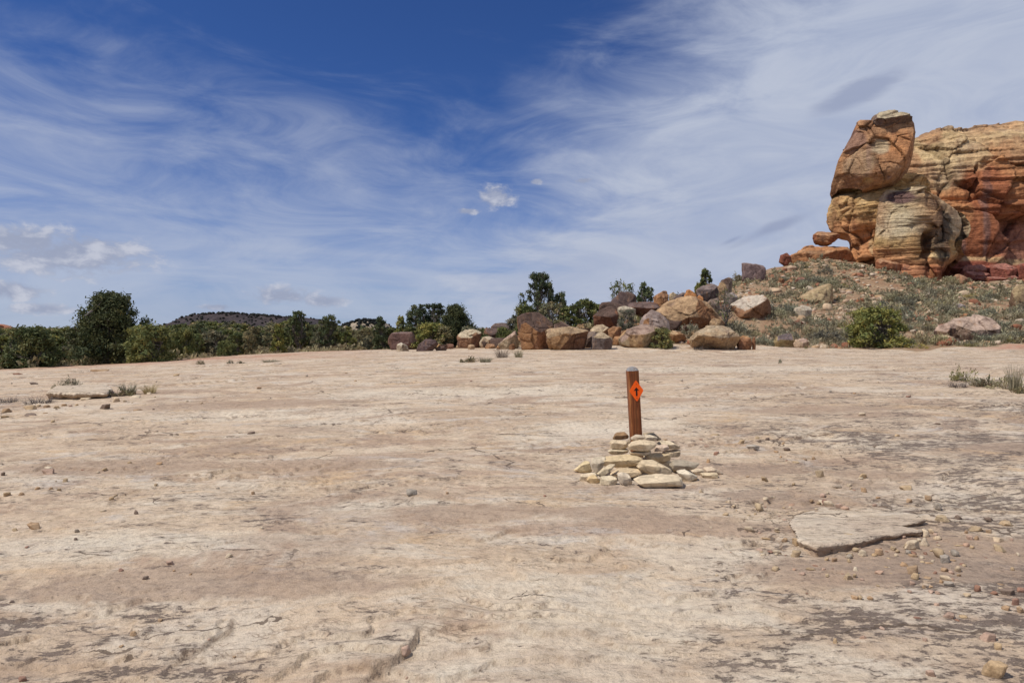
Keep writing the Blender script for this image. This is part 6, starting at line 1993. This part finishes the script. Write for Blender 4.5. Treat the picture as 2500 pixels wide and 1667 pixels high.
dn = lambda px, py: hit(px, py)[1] / FPX
for (me, nm, px, py, wpx, hpx, lab, cat) in [
    (B_SAGE[0], 'sagebrush', 170, 953, 52, 30, 'grey-green sagebrush on the pale ledge slab', 'sagebrush'),
    (B_SAGE[1], 'sagebrush', 132, 956, 20, 16, 'tiny grey sage sprig left of the ledge sagebrush', 'sagebrush'),
    (B_STRAW[0], 'grass_tuft', 315, 962, 70, 30, 'clump of pale straw grass right of the ledge slab', 'grass tuft'),
    (B_STRAW[1], 'grass_tuft', 365, 960, 50, 26, 'smaller straw grass tuft at the right of the grass clump', 'grass tuft'),
    (B_CACT, 'low_green_shrub', 300, 966, 60, 22, 'dark low shrub at the foot of the straw grass clump', 'shrub'),
    (B_DEAD[0], 'dead_brush', 95, 984, 110, 22, 'flat grey dead brush under the left ledge', 'dead brush'),
    (B_DEAD[1], 'dead_brush', 20, 982, 80, 18, 'grey dead brush at the left picture edge', 'dead brush'),
    (B_DEAD[0], 'dead_brush', 285, 968, 50, 16, 'dead brush between the ledge slab and the grass clump', 'dead brush'),
    (B_CACT, 'low_green_shrub', 1145, 884, 50, 18, 'olive low shrub on the bare rock in front of the boulders', 'shrub'),
    (B_STRAW[2], 'grass_tuft', 1185, 884, 60, 14, 'low straw grass right of the olive shrub', 'grass tuft'),
    (B_DEAD[1], 'dead_brush', 1226, 873, 56, 32, 'dark dead twigs standing before the tallest front boulder', 'dead brush'),
    (B_STRAW[0], 'grass_tuft', 1266, 872, 34, 22, 'yellow round grass tuft right of the dead twigs', 'grass tuft'),
    (B_RABB[0], 'rabbitbrush', 2352, 932, 56, 32, 'yellow rabbitbrush at the left end of the right-hand plant patch', 'rabbitbrush'),
    (B_DEAD[0], 'dead_brush', 2340, 946, 80, 22, 'grey dead brush below the yellow rabbitbrush', 'dead brush'),
    (B_CACT, 'low_green_shrub', 2410, 942, 60, 30, 'olive-brown shrub in the middle of the right-hand plant patch', 'shrub'),
    (B_STRAW[1], 'grass_tuft', 2385, 944, 60, 26, 'straw grass between the rabbitbrush and the olive-brown shrub', 'grass tuft'),
    (B_STRAW[2], 'grass_tuft', 2478, 952, 60, 70, 'tall pale grass stalks at the right picture edge', 'grass tuft'),
    (B_SAGE[3], 'sagebrush', 2455, 950, 60, 30, 'grey sage clump under the tall grass stalks', 'sagebrush'),
    (B_CACT, 'low_green_shrub', 2498, 960, 50, 30, 'dark olive shrub cut by the right picture edge', 'shrub'),
    (B_SAGE[2], 'sagebrush', 490, 889, 24, 12, 'low brown-grey bush on the far left rock', 'sagebrush'),
    (B_SAGE[4], 'sagebrush', 562, 887, 18, 9, 'small round grey bush on the far rock left of centre', 'sagebrush'),
    (B_CACT, 'low_green_shrub', 588, 887, 20, 8, 'small olive bush beside the round grey one', 'shrub'),
    (B_STRAW[1], 'grass_tuft', 660, 884, 60, 8, 'low grass strip on the far rock left of centre', 'grass tuft'),
    (B_SAGE[5], 'sagebrush', 1905, 887, 12, 10, 'tiny dark sage tuft alone on the rock behind the post', 'sagebrush'),
    (B_DEAD[1], 'dead_brush', 1705, 854, 50, 12, 'dark brush lying in front of the layered boulder', 'dead brush'),
    (B_RABB[1], 'rabbitbrush', 1968, 851, 9, 8, 'tiny olive tuft at the foot of the low pinkish-tan rock', 'rabbitbrush'),
    (B_SAGE[0], 'sagebrush', 2252, 842, 62, 32, 'round grey bush left of the pinkish slab', 'sagebrush'),
    (B_RABB[0], 'rabbitbrush', 2298, 838, 36, 22, 'yellow-olive bush in front of the pinkish slab left end', 'rabbitbrush'),
    (B_RABB[1], 'rabbitbrush', 2250, 850, 32, 14, 'golden low bush at the rock edge below the grey bush', 'rabbitbrush'),
    (B_SAGE[1], 'sagebrush', 2375, 834, 70, 22, 'long grey bush along the front of the pinkish slab', 'sagebrush'),
    (B_RABB[0], 'rabbitbrush', 2462, 838, 38, 18, 'yellow bush right of the pinkish slab', 'rabbitbrush'),
    (B_SAGE[3], 'sagebrush', 1685, 828, 50, 36, 'blue-grey sage left of the layered boulder', 'sagebrush'),
    (B_SAGE[2], 'sagebrush', 1425, 806, 40, 24, 'grey sage above the wide orange boulder', 'sagebrush'),
]:
    s = dn(px, py)
    bw, bh = (1.0, .5) if nm in ('sagebrush', 'rabbitbrush', 'low_green_shrub') else ((.6, .42) if nm == 'grass_tuft' else (1.0, .38))
    at_ground(nm, me, px, py, lab, cat, None, sz=(wpx * s / bw, wpx * s / bw * .8, hpx * s / bh), rot=random.Random(px).uniform(0, 6))

# ---- brush, grass and rubble over the slope and along the rock's edge
rg = np.random.default_rng(11)


def scatter(n, xr, yr, keep):
    x = rg.uniform(*xr, n)
    y = rg.uniform(*yr, n)
    m = keep(x, y)
    return x[m], y[m]


def in_slope(x, y):
    px = 1250 + FPX * x / y
    return (soil_mask(x, y) > .75) & (px > 1560) & (px < 2650) & (y < np.interp(px, [1560, 1700, 1830, 1950, 2050, 2140, 2300, 2500, 2650], [62, 74, 82, 89, 90, 86, 84.5, 87, 87]))


def in_left(x, y):
    px = 1250 + FPX * x / y
    return (soil_mask(x, y) > .6) & (px > -150) & (px <= 1560) & (y < 64)


X, Y = scatter(9500, (4, 78), (39, 91), in_slope)
dens = fbm2(X * .16, Y * .13, 3, 61) * 1.6 + rg.normal(0, .22, len(X)) + .28 * sstep(66, 82, Y)
S_size = np.clip(rg.lognormal(-.55, .42, len(X)), .25, 1.6) * (1 + .25 * np.clip(dens, -.5, .8))
sage_ok = dens > .02
order = np.argsort(-(S_size / Y)[sage_ok])
sx, sy, ss = X[sage_ok][order], Y[sage_ok][order], S_size[sage_ok][order]
zz = H(sx, sy)
for j in range(min(300, len(sx))):
    k = int(rg.integers(8))
    me = B_SAGE[k] if k < 6 else (B_RABB[k - 6] if rg.random() < .5 else B_STRAW[k - 6])
    w = ss[j] * (1.15 if k < 6 else .9)
    o = put("sagebrush" if k < 6 else "slope_brush", me, (sx[j], sy[j], zz[j] - .02), rotz=rg.uniform(0, 6.28), scale=(w, w, w * rg.uniform(.75, 1.05)))
    kind = ('grey-green', 'pale grey-green', 'dark grey', 'yellowish grey', 'grey-green', 'pale grey-green')[k] + ' sagebrush' if k < 6 else 'yellowish brush tuft'
    zw = 'large' if w > 1.25 else ('middling' if w > .85 else 'small')
    nl = near_lm(sx[j], sy[j])
    tag(o, f'{zw} {kind} {nl}', 'sagebrush' if k < 6 else 'brush', f'{zw} {kind} {nl}')


def merge(name, protos, xs, ys, scales, zs, mat, label, flat=1.0):
    Vs, Fs, Cs, o = [], [], [], 0
    for x, y, s, z in zip(xs, ys, scales, zs):
        v, f, c = protos[rg.integers(len(protos))]
        a = rg.uniform(0, 6.28)
        ca, sa = math.cos(a), math.sin(a)
        q = np.c_[v[:, 0] * ca - v[:, 1] * sa, v[:, 0] * sa + v[:, 1] * ca, v[:, 2] * flat] * s + np.array((x, y, z))
        Vs.append(q)
        Fs.append(f + o)
        Cs.append(c * rg.uniform(.8, 1.2))
        o += len(v)
    ob = put(name, mesh_np(name, np.concatenate(Vs), np.concatenate(Fs), mat, False, col=np.concatenate(Cs)))
    tag(ob, label, kind='stuff')
    return ob


mini_sage = [sagebrush(300 + i, 60, .5, .5, .11, [(SAGE, SAGED), (SAGED, SAGE * .8), (SAGE, np.array((.26, .26, .17)))][i % 3], 4) for i in range(5)]
mini_grass = [blades(16, .36, .36, .024, 320 + i, .6, (STRAW, STRAW * .75, np.array((.36, .33, .22)))) for i in range(5)]
m = slice(300, 2100)
merge("low_sage_cover", mini_sage, sx[m], sy[m], ss[m] * 1.05, zz[m] - .02, M_SAGE, 'low grey sage covering the slope between the larger bushes')
gx, gy = scatter(9000, (4, 78), (40, 84), in_slope)
gk = (fbm2(gx * .1 + 4, gy * .1, 3, 62) + rg.normal(0, .2, len(gx)) + .5 * sstep(62, 44, gy)) > .12
gx, gy = gx[gk][:3200], gy[gk][:3200]
merge("dry_grass", mini_grass, gx, gy, rg.uniform(.6, 1.25, len(gx)), H(gx, gy) - .02, M_GRASS, 'dry straw-coloured grass covering the lower slope')
lx, ly = scatter(6000, (-48, 12), (36, 64), in_left)
lk = (fbm2(lx * .15 + 4, ly * .15, 3, 63) + rg.normal(0, .25, len(lx)) + .35 * sstep(46, 38, ly)) > .08
lx, ly = lx[lk][:1300], ly[lk][:1300]
lz = H(lx, ly)
h = len(lx) // 2
merge("edge_brush", mini_sage, lx[:h], ly[:h], rg.uniform(.5, 1.1, h), lz[:h] - .02, M_SAGE, 'low grey brush along the woodland edge')
merge("edge_grass", mini_grass, lx[h:], ly[h:], rg.uniform(.7, 1.3, len(lx) - h), lz[h:] - .02, M_GRASS, 'dry grass along the woodland edge')

# far woodland on the plain
far_tree = [sagebrush(500 + i, 90, 1.3, 2.5, .38, [(JUN * .8, PIN), (PIN * 1.1, OLV * .8), (JUN * .9, OLV)][i % 3], 0) for i in range(5)]
n = 700
fd = np.exp(rg.uniform(math.log(95), math.log(420), n))
fa = rg.uniform(-.98, .05, n)
fx, fy = fd * fa, fd
fy2 = rg.uniform(46, 100, 170)
fx2 = fy2 * rg.uniform(-2.2, -.92, 170)
fx, fy = np.r_[fx, fx2], np.r_[fy, fy2]
n = len(fx)
merge("far_woodland", far_tree, fx, fy, rg.uniform(.7, 1.25, n), H(fx, fy) - .1, M_LEAF, 'far juniper woodland spread over the plain')

# rubble
cols = [(.50, .38, .26), (.44, .30, .18), (.38, .20, .11), (.30, .13, .075), (.46, .34, .25), (.56, .46, .35)]
rp = []
for i in range(12):
    me = small_rock("slope_stone", 1, .55, .75, cols[i % 6], 700 + i, 2)
    me.materials.clear()
    me.materials.append(M_HROCK)
    rp.append(me)
rx, ry = scatter(13000, (4, 78), (41, 91), in_slope)
rk = (fbm2(rx * .14 + 8, ry * .14, 3, 64) + rg.normal(0, .25, len(rx)) + .45 * sstep(58, 80, ry)) > .04
rx, ry = rx[rk], ry[rk]
rs = np.clip(rg.lognormal(-1.35, .6, len(rx)), .09, 1.5)
od = np.argsort(-(rs / ry))
rx, ry, rs = rx[od], ry[od], rs[od]
rz = H(rx, ry)
for j in range(min(300, len(rx))):
    kk = int(rg.integers(12))
    o = put("slope_stone", rp[kk], (rx[j], ry[j], rz[j] - rs[j] * .08), rotz=rg.uniform(0, 6.28), scale=(rs[j], rs[j], rs[j] * rg.uniform(.6, 1.1)))
    zw = 'large' if rs[j] > .8 else ('middling' if rs[j] > .5 else 'small')
    cw = ('cream', 'tan', 'rust-brown', 'dark red', 'pale grey', 'whitish')[kk % 6]
    nl = near_lm(rx[j], ry[j])
    tag(o, f'{zw} {cw} slope stone {nl}', 'stone', f'{zw} {cw} slope stones {nl}')
mr = []
for i in range(8):
    V, F = ico(1)
    q = np.random.default_rng(i)
    v = V * np.array((.5, .4, .28)) * q.uniform(.7, 1.15, (len(V), 1))
    mr.append((v, F, np.repeat(np.array([cols[i % 6]]), len(v), 0)))
m = slice(300, 4300)
merge("small_rubble", mr, rx[m], ry[m], rs[m] * 1.35, rz[m], M_HROCK, 'small rubble strewn over the slope below the cliff')

# dead branch under the biggest tree
p = hit(268, 878)
pts = []
parts = []
q = np.random.default_rng(3)
for a, l in [(0.3, 1.0), (1.2, .7), (2.2, .9), (.8, .5), (2.8, .6)]:
    e = np.array((math.cos(a) * l, q.uniform(-.3, .3), abs(math.sin(a)) * l * .6))
    parts.append(tube(np.stack([np.zeros(3), e * .5 + np.array((0, 0, .06)), e]), [.05, .035, .012], 5))
v, f = join(parts)
mb, T, b, out = new_mat("bleached_dead_wood", .9)
n = T.noise(T.vmath('MULTIPLY', T.n('ShaderNodeTexCoord').outputs['Object'], (1, 1, .3)), 18, 5, .6)
T.link(T.ramp(n, [(.3, (.26, .23, .21)), (.7, (.46, .43, .40))]), b.inputs['Base Color'])
o = put("dead_branch", mesh_np("dead_branch", v, f, mb, True), (p[0], p[1], Hs(p[0], p[1])))
tag(o, 'bleached dead branches lying under the biggest dark pine', 'dead branch')
# ------------------------------------------------------------------ far hills
def mat_far(name, c0, c1, dots, scale):
    m, T, b, out = new_mat(name, .95)
    P = T.n('ShaderNodeNewGeometry').outputs['Position']
    x, y, z = T.sep(P)
    n = T.noise(T.comb(x, y, T.math('MULTIPLY', z, 3.0)), scale, 6, .65)
    c = T.mix(T.mapr(n, .35, .65), c0, c1)
    d = T.noise(P, scale * 5, 4, .7)
    c = T.mix(T.mapr(d, .50, .60), c, dots)
    T.link(c, b.inputs['Base Color'])
    return m


def far_ridge(name, prof, d, run, plateau, mat, seed, rough):
    px = np.linspace(prof[0][0], prof[-1][0], 220)
    top = np.interp(px, [a for a, b in prof], [b for a, b in prof])
    zt = CAMZ + (HOR - top) / FPX * d + rough * fbm2(px * .06, 0 * px, 4, seed)
    x = (px - 1250) / FPX * d
    V = []
    secs = [(-run, 0.0), (-run * .75, .16), (-run * .5, .36), (-run * .28, .60), (-run * .14, .80), (-run * .05, .95), (0, 1.0), (plateau * .3, 1.0), (plateau, 1.0), (plateau + run * .5, .5), (plateau + run, 0)]
    zb = -3.0
    for k, (dy, f) in enumerate(secs):
        j = rough * 1.5 * fbm2(px * .05, np.full(len(px), k * .7), 3, seed + 2) * (0 < f < 1)
        V.append(np.c_[x * (1 + .0 * dy), np.full(len(px), d + dy) + 8 * rough * fbm2(px * .04, np.full(len(px), k * .4), 3, seed + 5), zb + (zt - zb) * f + j])
    n = len(secs)
    V = np.concatenate(V)
    i = np.arange(n * 220).reshape(n, 220)
    F = np.stack([i[:-1, :-1], i[:-1, 1:], i[1:, 1:], i[1:, :-1]], -1).reshape(-1, 4)
    o = put(name, mesh_np(name, V, F, mat, True))
    tag(o, kind='structure')
    # scrub on the slope
    rg = np.random.default_rng(seed)
    return o, V.reshape(n, 220, 3)


def far_scrub(parent, G, n, smin, smax, seed, rows=(1, 8), label='dark junipers dotted over the far hill'):
    rg = np.random.default_rng(seed)
    V0, F0 = ico(2)
    Vs, Fs, Cs = [], [], []
    for k in range(n):
        a = rg.uniform(rows[0], rows[1]) if k % 3 else rg.uniform(5.5, 7)
        b = rg.uniform(2, 216)
        i, j = int(a), int(b)
        fa, fb = a - i, b - j
        q = (G[i, j] * (1 - fa) + G[i + 1, j] * fa) * (1 - fb) + (G[i, j + 1] * (1 - fa) + G[i + 1, j + 1] * fa) * fb
        s = rg.uniform(smin, smax)
        v = V0 * rg.uniform(.65, 1.2, (len(V0), 1)) * np.array((s, s, s * .9)) + q + np.array((0, 0, s * .5))
        Vs.append(v)
        Fs.append(F0 + len(V0) * k)
        Cs.append(np.repeat(np.array([[.024, .026, .022]]) * rg.uniform(.6, 1.2), len(v), 0))
    o = put("hill_scrub", mesh_np("hill_scrub", np.concatenate(Vs), np.concatenate(Fs), M_LEAF, False, col=np.concatenate(Cs)), parent=parent)
    o['kind'] = 'stuff'


mesa, G = far_ridge("mesa", [(330, 812), (385, 803), (405, 796), (432, 785), (448, 773), (475, 768), (545, 764), (600, 768), (650, 771), (700, 776), (740, 790), (800, 806), (860, 812)], 650, 90, 120,
                    mat_far("mesa_slope", (.036, .027, .029), (.066, .05, .048), (.026, .022, .023), .09), 31, .8)
far_scrub(mesa, G, 620, .6, 1.5, 32)
knoll, G = far_ridge("hill", [(822, 806), (838, 796), (856, 788), (880, 783), (900, 783), (918, 789), (935, 800), (950, 808)], 330, 40, 30, mat_far("knoll_slope", (.28, .22, .155), (.38, .31, .23), (.15, .13, .09), .12), 33, .4)
far_scrub(knoll, G, 160, .5, 1.1, 34)
redh, G = far_ridge("red_outcrop", [(-440, 800), (-320, 788), (-80, 790), (-6, 791), (10, 796), (24, 803), (34, 812)], 460, 8, 6, mat_far("red_outcrop_rock", (.33, .13, .075), (.42, .22, .13), (.22, .085, .055), .25), 35, .4)
redg, G = far_ridge("red_outcrop", [(135, 812), (148, 806), (160, 804), (172, 806), (185, 812)], 240, 10, 20, mat_far("red_outcrop_rock_pale", (.42, .22, .14), (.5, .3, .2), (.3, .13, .08), .25), 36, .2)

# ------------------------------------------------------------------ things that would share a label are told apart by their order across the picture
bpy.context.view_layer.update()
_by = {}
for o in list(COL.objects):
    if o.parent is None and 'label' in o and 'kind' not in o:
        _by.setdefault(o['label'], []).append(o)
_ord = ['first', 'second', 'third', 'fourth', 'fifth', 'sixth', 'seventh', 'eighth', 'ninth', 'tenth', 'eleventh', 'twelfth', 'thirteenth', 'fourteenth', 'fifteenth', 'sixteenth', 'seventeenth', 'eighteenth', 'nineteenth', 'twentieth']
for lab, os_ in _by.items():
    n = len(os_)
    if n < 2 or n > 20:
        continue
    os_.sort(key=lambda o: o.location.x / max(o.location.y, .5))
    for i, o in enumerate(os_):
        w = ('left one' if i == 0 else 'right one') if n == 2 else ('leftmost' if i == 0 else 'rightmost' if i == n - 1 else _ord[i] + ' from left')
        t = f'{lab}, {w}'
        o['label'] = t if len(t.split()) <= 16 else t.split(' ', 1)[1]
